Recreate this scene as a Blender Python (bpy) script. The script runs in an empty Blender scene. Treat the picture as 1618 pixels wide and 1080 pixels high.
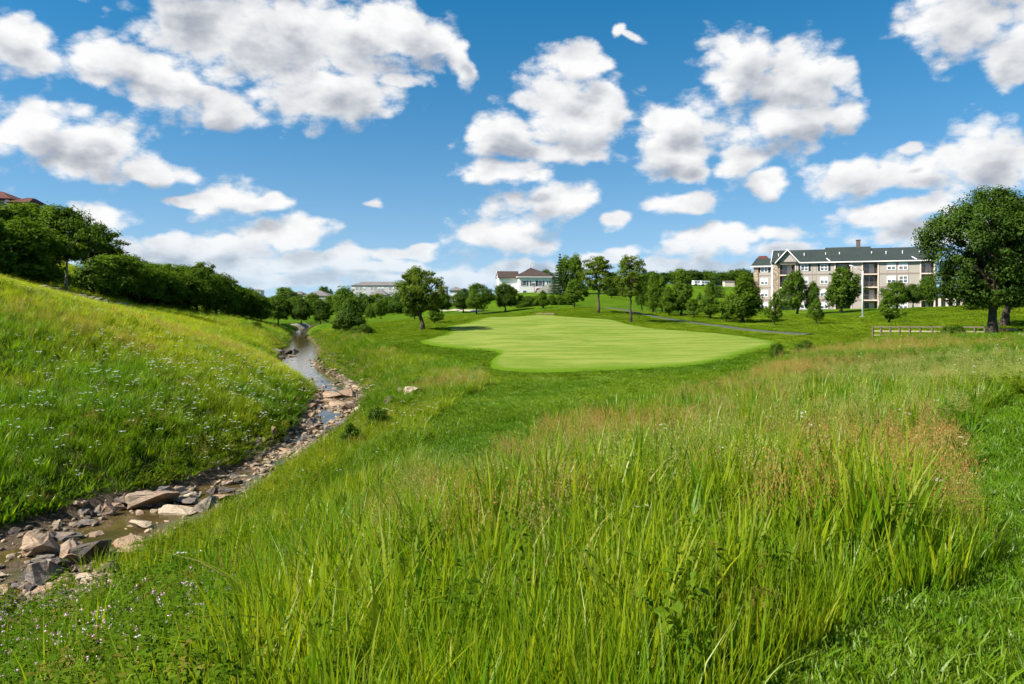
import bpy, bmesh, math, random
import numpy as np
from mathutils import Vector, Matrix, Euler

SC = bpy.context.scene
COL = SC.collection
R = math.radians
# ------------------------------------------------------------------ camera, sky, sun, exposure
EYE = 8.0                      # eye height above the datum
FPX, CU, CV = 1078.7, 809.0, 470.0
cam_d = bpy.data.cameras.new('camera')
cam_d.sensor_width = 36.0
cam_d.lens = 24.0
cam_d.shift_y = -70.0 / 1618.0
cam_d.clip_start = 0.05
cam_d.clip_end = 20000
cam = bpy.data.objects.new('camera', cam_d)
COL.objects.link(cam)
cam.location = (0, 0, EYE)
cam.rotation_euler = (R(90), 0, 0)
SC.camera = cam

SUN_EL, SUN_AZ = R(42), R(-115)         # azimuth measured from +Y towards +X
SUN_DIR = Vector((math.sin(SUN_AZ) * math.cos(SUN_EL), math.cos(SUN_AZ) * math.cos(SUN_EL), math.sin(SUN_EL)))
sun_d = bpy.data.lights.new('sun', 'SUN')
sun_d.energy = 5.0
sun_d.angle = R(0.55)
sun_d.color = (1.0, 0.94, 0.84)
sun = bpy.data.objects.new('sun', sun_d)
COL.objects.link(sun)
sun.rotation_euler = SUN_DIR.to_track_quat('Z', 'Y').to_euler()
sun.location = (-60, -20, 80)

SC.view_settings.view_transform = 'Standard'
SC.view_settings.look = 'None'
SC.view_settings.exposure = 1.2
SC.view_settings.gamma = 1.0
SC.view_settings.use_curve_mapping = False
try:
    SC.cycles.use_denoising = True
    SC.cycles.use_adaptive_sampling = True
    SC.cycles.adaptive_threshold = 0.02
    SC.cycles.adaptive_min_samples = 12
    SC.cycles.max_bounces = 4
    SC.cycles.diffuse_bounces = 2
    SC.cycles.glossy_bounces = 2
    SC.cycles.transmission_bounces = 2
    SC.cycles.transparent_max_bounces = 6
    SC.cycles.caustics_reflective = False
    SC.cycles.caustics_refractive = False
except Exception:
    pass


class NT:
    """small node-tree writer"""
    def __init__(self, tree):
        self.t = tree

    def n(self, typ, **kw):
        nd = self.t.nodes.new(typ)
        for k, v in kw.items():
            setattr(nd, k, v)
        return nd

    def put(self, sock, v):
        if hasattr(v, 'is_output'):
            self.t.links.new(v, sock)
        else:
            sock.default_value = v

    def m(self, op, a, b=0.0, c=0.0, clamp=False):
        nd = self.n('ShaderNodeMath', operation=op, use_clamp=clamp)
        self.put(nd.inputs[0], a); self.put(nd.inputs[1], b)
        if len(nd.inputs) > 2: self.put(nd.inputs[2], c)
        return nd.outputs[0]

    def v(self, op, a, b=(0, 0, 0), c=(0, 0, 0), scale=None):
        nd = self.n('ShaderNodeVectorMath', operation=op)
        self.put(nd.inputs[0], a); self.put(nd.inputs[1], b)
        if op == 'MULTIPLY_ADD': self.put(nd.inputs[2], c)
        if scale is not None: self.put(nd.inputs['Scale'], scale)
        return nd.outputs['Value'] if op in ('LENGTH', 'DOT_PRODUCT', 'DISTANCE') else nd.outputs['Vector']

    def noise(self, vec, scale, detail=4, rough=0.55, out='Fac', dist=0.0):
        nd = self.n('ShaderNodeTexNoise')
        if vec is not None: self.put(nd.inputs['Vector'], vec)
        self.put(nd.inputs['Scale'], scale); self.put(nd.inputs['Detail'], detail)
        self.put(nd.inputs['Roughness'], rough); self.put(nd.inputs['Distortion'], dist)
        return nd.outputs[out]

    def rng(self, x, a, b, c=0.0, d=1.0, kind='SMOOTHSTEP'):
        nd = self.n('ShaderNodeMapRange', interpolation_type=kind)
        self.put(nd.inputs['Value'], x)
        for k, v in (('From Min', a), ('From Max', b), ('To Min', c), ('To Max', d)):
            self.put(nd.inputs[k], v)
        return nd.outputs['Result']

    def mix(self, f, a, b, blend='MIX'):
        nd = self.n('ShaderNodeMix', data_type='RGBA', blend_type=blend)
        self.put(nd.inputs[0], f)
        for s, v in ((nd.inputs[6], a), (nd.inputs[7], b)):
            if not hasattr(v, 'is_output') and len(v) == 3: v = (*v, 1)
            self.put(s, v)
        return nd.outputs[2]


def px(u, v=470.0):
    return ((u - CU) / FPX, (CV - v) / FPX)


# ---- world: clear sky with fair-weather cumulus, as a function of direction only
CLOUDS = [  # (u, v, rx, ry, tilt degrees) directions of the cloud heaps in the picture frame
    (315, 30, 120, 72, 0), (440, 55, 170, 85, 0), (560, 60, 130, 75, 0), (510, 150, 115, 48, -5), (665, 58, 75, 48, -25),
    (738, 100, 24, 46, 10), (625, 132, 34, 15, -10), (380, -60, 240, 70, 0),
    (165, 95, 70, 48, -10), (255, 130, 115, 50, -18), (355, 172, 62, 34, -25), (35, 72, 70, 42, -25),
    (60, 210, 85, 50, 0), (150, 238, 110, 50, -8), (245, 265, 60, 24, -12),
    (350, 310, 62, 30, 0), (400, 322, 48, 16, 0), (290, 312, 40, 12, 0), (150, 343, 68, 20, -5),
    (330, 388, 170, 26, 3), (450, 368, 92, 24, 0), (300, 415, 190, 22, 0), (500, 408, 120, 24, 0), (610, 420, 110, 18, 0),
    (420, 440, 230, 20, 0), (720, 436, 170, 18, 0), (915, 100, 48, 32, 35), (905, 175, 88, 62, 0), (800, 215, 66, 38, 5), (870, 236, 115, 24, 0),
    (960, 165, 36, 50, 0), (785, 275, 70, 22, -3), (838, 284, 32, 12, 0), (872, 322, 80, 32, 0), (782, 370, 90, 32, 0), (835, 382, 45, 16, 0),
    (1068, 190, 70, 38, 0), (1070, 240, 66, 42, 0), (1092, 272, 46, 22, 0), (1178, 105, 72, 58, -10), (1255, 125, 95, 58, 0),
    (1245, 195, 110, 52, 10), (1172, 255, 46, 48, 0), (1208, 290, 42, 20, 0), (1330, 185, 52, 30, 10), (1330, 122, 36, 18, 10),
    (1084, 325, 60, 19, 0), (982, 353, 38, 12, 5), (1355, 280, 85, 32, 0), (1450, 272, 80, 34, 0), (1565, 250, 95, 62, 10), (1430, 338, 115, 28, 8),
    (1480, 372, 150, 26, 4), (1700, 260, 130, 70, 0), (1510, 35, 100, 66, 0), (1605, 75, 52, 62, -30), (1560, -30, 150, 60, 0),
    (1125, 385, 82, 28, 5), (1243, 365, 50, 18, 0), (1240, 395, 60, 14, 0), (990, 46, 17, 13, -20), (1012, 54, 22, 6, -20), (583, 320, 20, 9, 0), (669, 388, 20, 8, 0),
    (965, 405, 70, 14, 0), (860, 420, 120, 14, 0), (1100, 420, 110, 12, 0), (-120, 140, 120, 60, 0), (-140, 330, 160, 40, 0),
    (640, 398, 70, 12, 0), (560, 398, 40, 10, 0), (1445, 235, 22, 10, 0),
]
wd = bpy.data.worlds.new('World')
SC.world = wd
wd.use_nodes = True
wd.node_tree.nodes.clear()

fg = bpy.data.node_groups.new('cloud_field', 'ShaderNodeTree')
fg.interface.new_socket('P', in_out='INPUT', socket_type='NodeSocketVector')
fg.interface.new_socket('D', in_out='OUTPUT', socket_type='NodeSocketFloat')
g = NT(fg)
gi, go = g.n('NodeGroupInput'), g.n('NodeGroupOutput')
acc = None
for tl in (-20, -7, 0, 9):              # heaps share four tilts; one rotated lookup for each
    ca, sa = math.cos(R(tl)), math.sin(R(tl))
    if tl:
        rot = g.n('ShaderNodeCombineXYZ')
        g.put(rot.inputs[0], g.v('DOT_PRODUCT', gi.outputs[0], (ca, sa, 0)))
        g.put(rot.inputs[1], g.v('DOT_PRODUCT', gi.outputs[0], (-sa, ca, 0)))
        frame = rot.outputs[0]
    else:
        frame = gi.outputs[0]
    src = frame
    batch = [cl for cl in CLOUDS if min((-20, -7, 0, 9), key=lambda q: abs(q - cl[4])) == tl]
    for ci, (u, v, rx, ry, tilt) in enumerate(batch):
        if acc is not None and ci % 6 == 0:      # evaluate in batches, the node stack is short
            src = g.v('MULTIPLY_ADD', acc, (1e-9, 1e-9, 1e-9), frame)
        c = px(u, v)
        c = (c[0] * ca + c[1] * sa, -c[0] * sa + c[1] * ca)
        k = (FPX / (1.12 * rx), FPX / (1.12 * ry))
        ln = g.v('LENGTH', g.v('MULTIPLY_ADD', src, (k[0], k[1], 0), (-c[0] * k[0], -c[1] * k[1], 0)))
        if acc is None:
            acc = ln
        else:
            nd = g.n('ShaderNodeMath', operation='SMOOTH_MIN')
            fg.links.new(acc, nd.inputs[0]); fg.links.new(ln, nd.inputs[1]); nd.inputs[2].default_value = 0.14
            acc = nd.outputs[0]
fg.links.new(g.m('SUBTRACT', 1.0, acc), go.inputs[0])

w = NT(wd.node_tree)
tc = w.n('ShaderNodeTexCoord')
dirv = tc.outputs['Generated']
sep = w.n('ShaderNodeSeparateXYZ'); wd.node_tree.links.new(dirv, sep.inputs[0])
ysafe = w.m('MAXIMUM', sep.outputs['Y'], 0.12)
a_ = w.m('DIVIDE', sep.outputs['X'], ysafe)
b_ = w.m('DIVIDE', sep.outputs['Z'], ysafe)
cb = w.n('ShaderNodeCombineXYZ')
w.put(cb.inputs[0], a_); w.put(cb.inputs[1], b_)
P = cb.outputs[0]
# ragged edges: shift the lookup with turbulent noise, finer near the horizon
stretch = w.v('MULTIPLY', dirv, (1.0, 1.0, 1.7))
wob = w.noise(stretch, 7.0, 3, 0.55, 'Color')
P1 = w.v('MULTIPLY_ADD', w.v('SUBTRACT', wob, (0.5, 0.5, 0.5)), (0.10, 0.06, 0), P)
fine = w.noise(stretch, 21.0, 7, 0.62, 'Fac')
puff = w.n('ShaderNodeTexVoronoi', feature='F1', voronoi_dimensions='2D')
w.put(puff.inputs['Vector'], w.v('MULTIPLY', w.v('MULTIPLY_ADD', w.v('SUBTRACT', wob, (0.5, 0.5, 0.5)), (0.05, 0.05, 0.0), P), (1.0, 1.5, 1.0)))
w.put(puff.inputs['Scale'], 26.0)
puffv = w.m('MULTIPLY', w.m('SUBTRACT', 0.48, puff.outputs['Distance']), 0.5)
turb = w.m('ADD', w.m('MULTIPLY', w.m('SUBTRACT', fine, 0.5), 1.45), puffv)


def field(vec):
    nd = w.n('ShaderNodeGroup'); nd.node_tree = fg
    w.put(nd.inputs[0], vec)
    return nd.outputs[0]


d_here = field(P1)
d_up = field(w.v('ADD', P1, (-0.010, 0.030, 0)))      # towards the light: how much cloud lies above
# the same kind of sky all round where the frame does not look
gen = w.m('MULTIPLY', w.m('SUBTRACT', w.noise(stretch, 3.4, 2, 0.5), 0.53), 4.0)
front = w.rng(sep.outputs['Y'], 0.30, 0.55)
dh = w.m('ADD', w.m('MULTIPLY', d_here, front), w.m('MULTIPLY', gen, w.m('SUBTRACT', 1.0, front)))
du = w.m('ADD', w.m('MULTIPLY', d_up, front), w.m('MULTIPLY', gen, w.m('SUBTRACT', 1.0, front)))
dens = w.m('ADD', w.m('SUBTRACT', dh, 0.15), turb)
alpha = w.rng(dens, -0.20, 0.36)
# shading: lit tops and edges, grey where much cloud lies above, billows from the fine noise
soft = w.noise(stretch, 13.0, 4, 0.52, 'Fac')
fine_up = w.noise(w.v('ADD', stretch, (-0.014, 0.0, 0.034)), 13.0, 4, 0.52, 'Fac')
relief = w.m('MULTIPLY', w.m('SUBTRACT', soft, fine_up), 1.5)
thick = w.rng(w.m('ADD', du, w.m('MULTIPLY', w.m('SUBTRACT', fine_up, 0.5), 0.9)), 0.10, 0.85)
shade = w.m('SUBTRACT', w.m('ADD', 0.90, relief), w.m('MULTIPLY', thick, 0.62), clamp=True)
ramp = w.n('ShaderNodeValToRGB')
ramp.color_ramp.elements[0].position = 0.0; ramp.color_ramp.elements[0].color = (0.175, 0.19, 0.22, 1)
ramp.color_ramp.elements[1].position = 1.0; ramp.color_ramp.elements[1].color = (0.43, 0.43, 0.43, 1)
e = ramp.color_ramp.elements.new(0.5); e.color = (0.33, 0.337, 0.350, 1)
w.put(ramp.inputs[0], shade)
sky = w.n('ShaderNodeTexSky', sky_type='NISHITA')
sky.sun_disc = False
sky.sun_elevation = SUN_EL
sky.sun_rotation = SUN_AZ
sky.altitude = 200
sky.air_density = 1.0
sky.dust_density = 0.0
sky.ozone_density = 1.6
sv_ = w.v('MULTIPLY_ADD', dirv, (1.0, 1.0, 0.86), (0, 0, 0.14))
w.put(sky.inputs['Vector'], w.v('NORMALIZE', sv_))
skyc = w.v('SCALE', sky.outputs[0], scale=0.064)
hs = w.n('ShaderNodeHueSaturation')
w.put(hs.inputs['Hue'], 0.490); w.put(hs.inputs['Saturation'], 1.48); w.put(hs.inputs['Color'], skyc)
# clouds thin into the pale air close to the horizon
amask = w.m('MULTIPLY', alpha, w.rng(sep.outputs['Z'], -0.01, 0.10, 0.45, 1.0))
hz = w.m('MULTIPLY', w.m('POWER', 2.718, w.m('MULTIPLY', w.m('MAXIMUM', sep.outputs['Z'], 0.0), -8.0)), 0.55)
skyb = w.mix(hz, hs.outputs[0], (0.32, 0.365, 0.41))      # pale air low over the horizon
skymix = w.mix(amask, skyb, ramp.outputs[0])
bg = w.n('ShaderNodeBackground')
w.put(bg.inputs['Color'], skymix); bg.inputs['Strength'].default_value = 1.0
wo = w.n('ShaderNodeOutputWorld')
wd.node_tree.links.new(bg.outputs[0], wo.inputs[0])
try:
    wd.cycles.sampling_method = 'NONE'
except Exception:
    pass

# ------------------------------------------------------------------ object helpers
def tag(o, label=None, cat=None, group=None, kind=None):
    if label: o['label'] = label
    if cat: o['category'] = cat
    if group: o['group'] = group
    if kind: o['kind'] = kind
    return o


def link(name, data, mat=None, parent=None, loc=None, rot=None, scale=None):
    o = bpy.data.objects.new(name, data)
    COL.objects.link(o)
    if mat is not None and data is not None and len(data.materials) == 0: data.materials.append(mat)
    if parent is not None: o.parent = parent
    if loc is not None: o.location = loc
    if rot is not None: o.rotation_euler = rot
    if scale is not None: o.scale = scale
    return o


def empty(name, loc=(0, 0, 0), rz=0.0):
    o = bpy.data.objects.new(name, None)
    COL.objects.link(o)
    o.location = loc
    o.rotation_euler = (0, 0, rz)
    o.empty_display_size = 0.2
    return o


def mk_mesh(name, V, F, attrs=None, smooth=False, mat=None):
    """V (N,3); F (M,k) all faces with k corners"""
    V = np.asarray(V, dtype=np.float32); F = np.asarray(F, dtype=np.int32)
    me = bpy.data.meshes.new(name)
    k = F.shape[1]; m = F.shape[0]
    me.vertices.add(len(V)); me.vertices.foreach_set('co', V.ravel())
    me.loops.add(m * k); me.loops.foreach_set('vertex_index', F.ravel())
    me.polygons.add(m)
    me.polygons.foreach_set('loop_start', np.arange(0, m * k, k, dtype=np.int32))
    try:
        me.polygons.foreach_set('loop_total', np.full(m, k, dtype=np.int32))
    except Exception:
        pass
    me.update(calc_edges=True)
    me.validate()
    if smooth:
        me.polygons.foreach_set('use_smooth', np.ones(len(me.polygons), dtype=bool))
    for nm, arr in (attrs or {}).items():
        arr = np.asarray(arr, dtype=np.float32)
        if arr.ndim == 1:
            at = me.attributes.new(nm, 'FLOAT', 'POINT'); at.data.foreach_set('value', arr)
        else:
            at = me.attributes.new(nm, 'FLOAT_VECTOR', 'POINT'); at.data.foreach_set('vector', arr.ravel())
    if mat is not None: me.materials.append(mat)
    return me


class MB:
    """collects boxes, prisms and tubes for one part"""
    def __init__(self): self.v = []; self.f = []

    def add(self, vs, fs):
        b = len(self.v); self.v += [tuple(p) for p in vs]; self.f += [tuple(i + b for i in f) for f in fs]
        return self

    def box(self, x0, x1, y0, y1, z0, z1):
        vs = [(x, y, z) for z in (z0, z1) for x, y in ((x0, y0), (x1, y0), (x1, y1), (x0, y1))]
        return self.add(vs, [(3, 2, 1, 0), (4, 5, 6, 7), (0, 1, 5, 4), (1, 2, 6, 5), (2, 3, 7, 6), (3, 0, 4, 7)])

    def slab(self, pts, thick):
        """flat polygon given in 3-D, given thickness along its normal"""
        p = [Vector(q) for q in pts]
        nrm = (p[1] - p[0]).cross(p[2] - p[0]).normalized() * thick
        n = len(p)
        vs = p + [q + nrm for q in p]
        fs = [tuple(range(n - 1, -1, -1)), tuple(range(n, 2 * n))] + [(i, (i + 1) % n, n + (i + 1) % n, n + i) for i in range(n)]
        return self.add(vs, fs)

    def tube(self, pts, radii, n=7, cap=True):
        pts = [Vector(p) for p in pts]
        b = len(self.v)
        for i, p in enumerate(pts):
            d = (pts[min(i + 1, len(pts) - 1)] - pts[max(i - 1, 0)]).normalized()
            ax = d.cross(Vector((0.31, 0.95, 0.08))).normalized()
            if ax.length < 0.1: ax = d.cross(Vector((1, 0, 0))).normalized()
            ay = d.cross(ax)
            for k in range(n):
                a = 2 * math.pi * k / n
                self.v.append(tuple(p + (ax * math.cos(a) + ay * math.sin(a)) * radii[i]))
        for i in range(len(pts) - 1):
            for k in range(n):
                k2 = (k + 1) % n
                self.f.append((b + i * n + k, b + (i + 1) * n + k, b + (i + 1) * n + k2, b + i * n + k2))
        if cap:
            self.f.append(tuple(b + k for k in range(n)))
            self.f.append(tuple(b + (len(pts) - 1) * n + k for k in range(n - 1, -1, -1)))
        return self

    def mesh(self, name, smooth=False):
        me = bpy.data.meshes.new(name)
        me.from_pydata(self.v, [], self.f)
        bm = bmesh.new(); bm.from_mesh(me); bmesh.ops.recalc_face_normals(bm, faces=bm.faces); bm.to_mesh(me); bm.free()
        if smooth:
            me.polygons.foreach_set('use_smooth', np.ones(len(me.polygons), dtype=bool))
        return me

    def build(self, name, mat, parent=None, loc=None, rot=None, smooth=False):
        return link(name, self.mesh(name, smooth), mat, parent, loc, rot)
# ------------------------------------------------------------------ terrain: one height function
STREAM = np.array([  # x, y, water level relative to the eye, half width
    (-34, -14, -6.0, 1.5), (-23, 0, -6.1, 1.6), (-17.5, 8, -6.2, 1.9), (-13.6, 13.4, -6.28, 2.1), (-12.0, 16, -6.32, 2.15), (-10.5, 18.6, -6.36, 2.25),
    (-9.3, 21.0, -6.40, 2.1), (-8.9, 24.5, -6.43, 1.35), (-9.2, 28, -6.46, 1.05), (-9.1, 32, -6.50, 1.05), (-10.2, 38.5, -6.56, 1.35), (-11.7, 47, -6.62, 1.45), (-15.2, 55, -6.66, 1.55),
    (-21.2, 67, -6.72, 1.7), (-26.6, 86, -6.80, 2.3), (-32, 104, -6.88, 1.7), (-39, 125, -6.95, 1.4), (-46, 150, -7.0, 1.4), (-52, 200, -7.1, 1.4)])


def resample(poly, step):
    seg = np.hypot(*(np.diff(poly[:, :2], axis=0).T))
    s = np.concatenate([[0], np.cumsum(seg)])
    t = np.arange(0, s[-1], step)
    # smooth (Catmull-like) through a dense linear resample and a moving average
    out = np.stack([np.interp(t, s, poly[:, k]) for k in range(poly.shape[1])], 1)
    ker = np.ones(9) / 9
    pad = np.pad(out, ((4, 4), (0, 0)), mode='edge')
    return np.stack([np.convolve(pad[:, k], ker, 'valid') for k in range(out.shape[1])], 1)


SP = resample(STREAM, 0.5)
SP_S = np.concatenate([[0], np.cumsum(np.hypot(*np.diff(SP[:, :2], axis=0).T))])

CTRL = [  # x, y, z relative to the eye
    (0, 0, -1.72), (3, 0, -1.75), (8, 0, -1.85), (14, 0, -1.9), (-4, 0, -2.3), (-7.5, 0, -3.4), (0, -9, -1.7), (-4, -9, -2.2),
    (0, 3, -1.78), (3, 3.5, -1.82), (0.5, 6, -2.12), (0.5, 10, -2.6), (0.3, 16, -3.35), (0.5, 25, -4.2), (1, 35, -4.85),
    (4, 10, -2.42), (7.5, 10, -2.25), (9, 20, -2.95), (15, 20, -2.62), (16, 35, -3.55), (26, 35, -2.95), (22.7, 50, -3.95), (37, 50, -3.0), (27, 60, -3.9),
    (45, 60, -3.2), (32, 61, -3.75), (6, 20, -3.3), (9, 35, -4.25), (9, 45, -4.7), (15, 48, -4.4), (60, 60, -2.6), (30, 20, -2.3), (16, 6, -2.0),
    (-2.2, 20, -4.55), (-3.1, 31, -4.9), (-1.9, 5, -2.75), (-6, 8, -4.55), (-8.2, 10.5, -5.55), (-5.6, 12, -5.0), (-7.9, 12.5, -5.75), (-5.3, 14, -5.1), (-4.9, 17.5, -5.25),
    (-5.8, 25, -5.3), (-5.8, 33, -5.25), (-6.8, 45, -5.1), (-12.5, 55, -5.25), (-17.5, 70, -5.0), (-25, 95, -5.3), (-31, 118, -5.6),
    # putting green
    (8, 46, -4.78), (2.7, 45, -4.92), (-1.3, 48, -4.75), (-9.1, 66, -4.3), (3, 100, -2.65), (-3.7, 95, -2.85), (14.6, 92, -3.25), (22, 72, -3.78), (7.8, 70, -3.95), (23, 58, -3.95), (4, 56, -4.45), (1, 82, -3.35), (12, 80, -3.5),
    (-10.2, 78, -3.72), (-16.5, 85, -3.98), (-13.8, 65, -4.5), (-19.3, 80, -4.3), (-13, 92, -3.5), (-22, 110, -4.4),
    # left bank, crest and the wooded hill behind
    (-40, 36, 1.7), (-30, 40, 0.6), (-30.9, 47, -0.2), (-32.7, 58, -1.5), (-35.4, 75, -2.75), (-38.7, 95, -3.55), (-40.5, 108, -4.3), (-40, 116, -5.0),
    (-19, 25, -3.4), (-18, 32, -3.0), (-21, 40, -2.5), (-24, 52, -3.0), (-28, 68, -4.3), (-32.5, 85, -4.9), (-36, 100, -4.9), (-23, 25, -1.9), (-28, 28, 0.2), (-19.5, 16, -3.9), (-26, 13, -1.6), (-30, 2, -3.5), (-42, 8, 0.5),
    (-52.6, 80, 0.9), (-52, 68, 1.7), (-52, 95, -1.0), (-53, 125, -3.2), (-51, 136, -4.3), (-46, 60, 1.6), (-90, 80, 9.5), (-90, 130, 7), (-80, 110, 8.5), (-80, 60, 7.5), (-120, 150, 9), (-60, 40, 5.0),
    # beyond the green
    (-54.7, 160, -6.2), (-46, 155, -6.1), (-65, 230, -6.2), (-40, 220, -6.0), (-30, 150, -4.9), (-25, 180, -4.6), (-9.6, 150, -2.5), (-11, 135, -3.0), (-1.3, 130, -2.65), (5.6, 130, -2.1),
    (11.4, 125, -1.8), (14, 112, -2.45), (15.7, 90, -3.2), (6.6, 140, -1.6), (-1.9, 215, 0.9), (14, 215, 1.2), (20, 232, 1.8), (0, 240, 1.6), (21, 150, -1.4), (19.6, 140, -2.1), (10, 170, 0.2), (-4, 165, -1.6),
    (24.4, 105, -3.3), (27.5, 85, -3.7), (28.4, 75, -3.78), (31, 68, -3.75), (26, 125, -2.6), (29.2, 118, -3.0), (32, 110, -3.35), (34, 100, -3.7), (35.4, 92, -3.8), (42, 95, -3.65), (50, 90, -3.35), (57.5, 112, -3.1),
    (57, 150, -3.0), (84, 138, -1.9), (80, 110, -1.3), (70, 120, -1.9), (46, 66, -2.8), (100, 100, -0.6), (64, 135, -2.7), (64, 230, 3.9), (52, 170, 0.0), (38, 170, -1.2), (60, 262, 5.5), (110, 230, 2.0), (25, 260, 4.0),
    (-40, 320, -4), (0, 330, 1.0), (-90, 330, -4), (-150, 330, 0), (120, 330, 4), (200, 330, 4), (0, 600, 0), (-200, 600, 0), (200, 600, 3), (400, 600, 2), (-400, 600, 3), (0, 1500, 0), (900, 1500, 0), (-900, 1500, 0), (0, 4000, -3), (2500, 4000, -3), (-2500, 4000, -3),
]
C = np.array(CTRL, dtype=float)
near_s = SP[::16]
C = np.concatenate([C, np.stack([near_s[:, 0], near_s[:, 1], near_s[:, 2] + 1.1], 1)])


def warp(x, y):
    yy = np.maximum(y, -9.0) + 11.0
    return np.stack([2.0 * x / (yy + 4), 1.15 * np.log(yy)], -1)


def phi(r): return np.sqrt(r * r + 0.0016)


Wc = warp(C[:, 0], C[:, 1])
dd = np.linalg.norm(Wc[:, None] - Wc[None], axis=-1)
n_ = len(C)
A = np.zeros((n_ + 3, n_ + 3))
A[:n_, :n_] = phi(dd) - 0.004 * np.eye(n_)
A[:n_, n_] = 1; A[:n_, n_ + 1:] = Wc; A[n_, :n_] = 1; A[n_ + 1:, :n_] = Wc.T
COEF = np.linalg.solve(A, np.concatenate([C[:, 2], np.zeros(3)]))


def base_h(x, y):
    x = np.asarray(x, float); y = np.asarray(y, float)
    sh = x.shape
    p = warp(x.ravel(), y.ravel())
    out = np.empty(len(p))
    for i in range(0, len(p), 20000):
        q = p[i:i + 20000]
        d = np.sqrt(((q[:, None, :] - Wc[None]) ** 2).sum(-1))
        out[i:i + 20000] = phi(d) @ COEF[:n_] + COEF[n_] + q @ COEF[n_ + 1:]
    return out.reshape(sh)


def shelf(y):
    """extra width of the stony shelf on the near side of the bend"""
    return 2.6 * np.exp(-((y - 15.0) / 4.2) ** 2)


def stream_d(x, y):
    """distance to the stream's middle line, water level there, half width, side (+1 right bank)"""
    x = np.asarray(x, float).ravel(); y = np.asarray(y, float).ravel()
    d = np.full(len(x), 1e3); zw = np.zeros(len(x)); hw = np.ones(len(x)); sd = np.zeros(len(x)); sc = np.zeros(len(x))
    near = np.where((x > -75) & (x < 8) & (y < 210))[0]
    for i in range(0, len(near), 20000):
        k = near[i:i + 20000]
        dx = x[k][:, None] - SP[None, :, 0]; dy = y[k][:, None] - SP[None, :, 1]
        q = dx * dx + dy * dy
        j = q.argmin(1)
        d[k] = np.sqrt(q[np.arange(len(k)), j]); zw[k] = SP[j, 2]; hw[k] = SP[j, 3]; sc[k] = SP_S[j]
        sd[k] = np.sign(dx[np.arange(len(k)), j])
    hw = hw + np.where(sd > 0, shelf(y), 0)
    return d, zw, hw, sd, sc


def hash2(i, j, s=0):
    h = np.sin(i * 127.1 + j * 311.7 + s * 74.7) * 43758.5453
    return h - np.floor(h)


def vnoise(x, y, s=0):
    xi, yi = np.floor(x), np.floor(y); xf, yf = x - xi, y - yi
    xf = xf * xf * (3 - 2 * xf); yf = yf * yf * (3 - 2 * yf)
    a = hash2(xi, yi, s); b = hash2(xi + 1, yi, s); c = hash2(xi, yi + 1, s); d = hash2(xi + 1, yi + 1, s)
    return (a * (1 - xf) + b * xf) * (1 - yf) + (c * (1 - xf) + d * xf) * yf


def fbm(x, y, o=4, s=0):
    t = 0; a = 0.5; n = 0
    for k in range(o):
        t = t + a * vnoise(x * 2 ** k, y * 2 ** k, s + k); n += a; a *= 0.5
    return t / n


def ground(x, y):
    """height above the datum"""
    x = np.asarray(x, float); y = np.asarray(y, float); sh = x.shape
    hb = base_h(x, y).ravel()
    d, zw, hw, sd, sc = stream_d(x, y)
    xr, yr = x.ravel(), y.ravel()
    hwn = hw * (0.8 + 0.5 * fbm(xr * 0.5, yr * 0.5, 3, 5))
    t = d - hwn
    hw0 = hw - np.where(sd > 0, shelf(yr), 0)
    bed = zw - 0.16 - 0.22 * np.clip((yr - 52) / 10, 0, 1) + 0.30 * (fbm(xr * 1.1, yr * 1.1, 3, 9) - 0.35) + np.maximum(d / hw0 - 0.35, 0) * 0.17 + 0.05 * np.clip((50 - yr) / 10, 0, 1)
    cut = zw + 0.12 + np.minimum(np.maximum(t, 0) * 1.5, 0.45) + np.maximum(t - 0.45, 0) * 0.55
    prof = np.where(t < 0, bed, np.maximum(bed, cut - 0.2))
    k = 0.35
    h = np.clip(0.5 + 0.5 * (prof - hb) / k, 0, 1)
    z = np.where(d < 60, prof * (1 - h) + hb * h - k * h * (1 - h), hb)
    # small unevenness of the rough ground, less on the far lawns
    r = np.hypot(xr, yr)
    amp = np.where(d < 40, 0.16, 0.06) * np.clip((r - 2) / 8, 0, 1)
    z = z + amp * (fbm(xr * 0.33, yr * 0.33, 3, 2) - 0.5) * np.clip(t, 0, 1)
    # soft mounds of the course around the green and beyond
    mm = np.clip((yr - 55) / 30, 0, 1) * np.clip((260 - yr) / 60, 0, 1) * np.clip((xr + 36) / 12, 0, 1)
    z = z + mm * 1.0 * (fbm(xr * 0.06, yr * 0.045, 2, 31) - 0.5)
    return (z + EYE).reshape(sh)


def gz(x, y): return float(ground(np.array([x]), np.array([y]))[0])


YS = np.concatenate([np.linspace(1.5, 60, 240), 60 * np.exp(np.linspace(0, 2.6, 240))[1:]])


def hit(u, v, ymin=1.5):
    """where the line of sight through a picture point meets the ground"""
    s, b = (u - CU) / FPX, (CV - v) / FPX
    ys = YS[YS >= ymin]
    h = ground(s * ys, ys)
    ray = EYE + b * ys
    below = np.where(ray < h)[0]
    if len(below) == 0: return Vector((s * ys[-1], ys[-1], h[-1]))
    i = below[0]
    if i == 0: y = ys[0]
    else:
        f0, f1 = ray[i - 1] - h[i - 1], ray[i] - h[i]
        y = ys[i - 1] + (ys[i] - ys[i - 1]) * f0 / (f0 - f1)
    return Vector((s * y, y, gz(s * y, y)))


def project(x, y, z):
    return CU + FPX * x / y, CV - FPX * (z - EYE) / y


def inside(poly, u, v):
    """vectorised point-in-polygon"""
    poly = np.asarray(poly, float); n = len(poly)
    r = np.zeros(np.shape(u), bool)
    j = n - 1
    for i in range(n):
        xi, yi = poly[i]; xj, yj = poly[j]
        c = ((yi > v) != (yj > v)) & (u < (xj - xi) * (v - yi) / (yj - yi + 1e-12) + xi)
        r ^= c
        j = i
    return r


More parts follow.
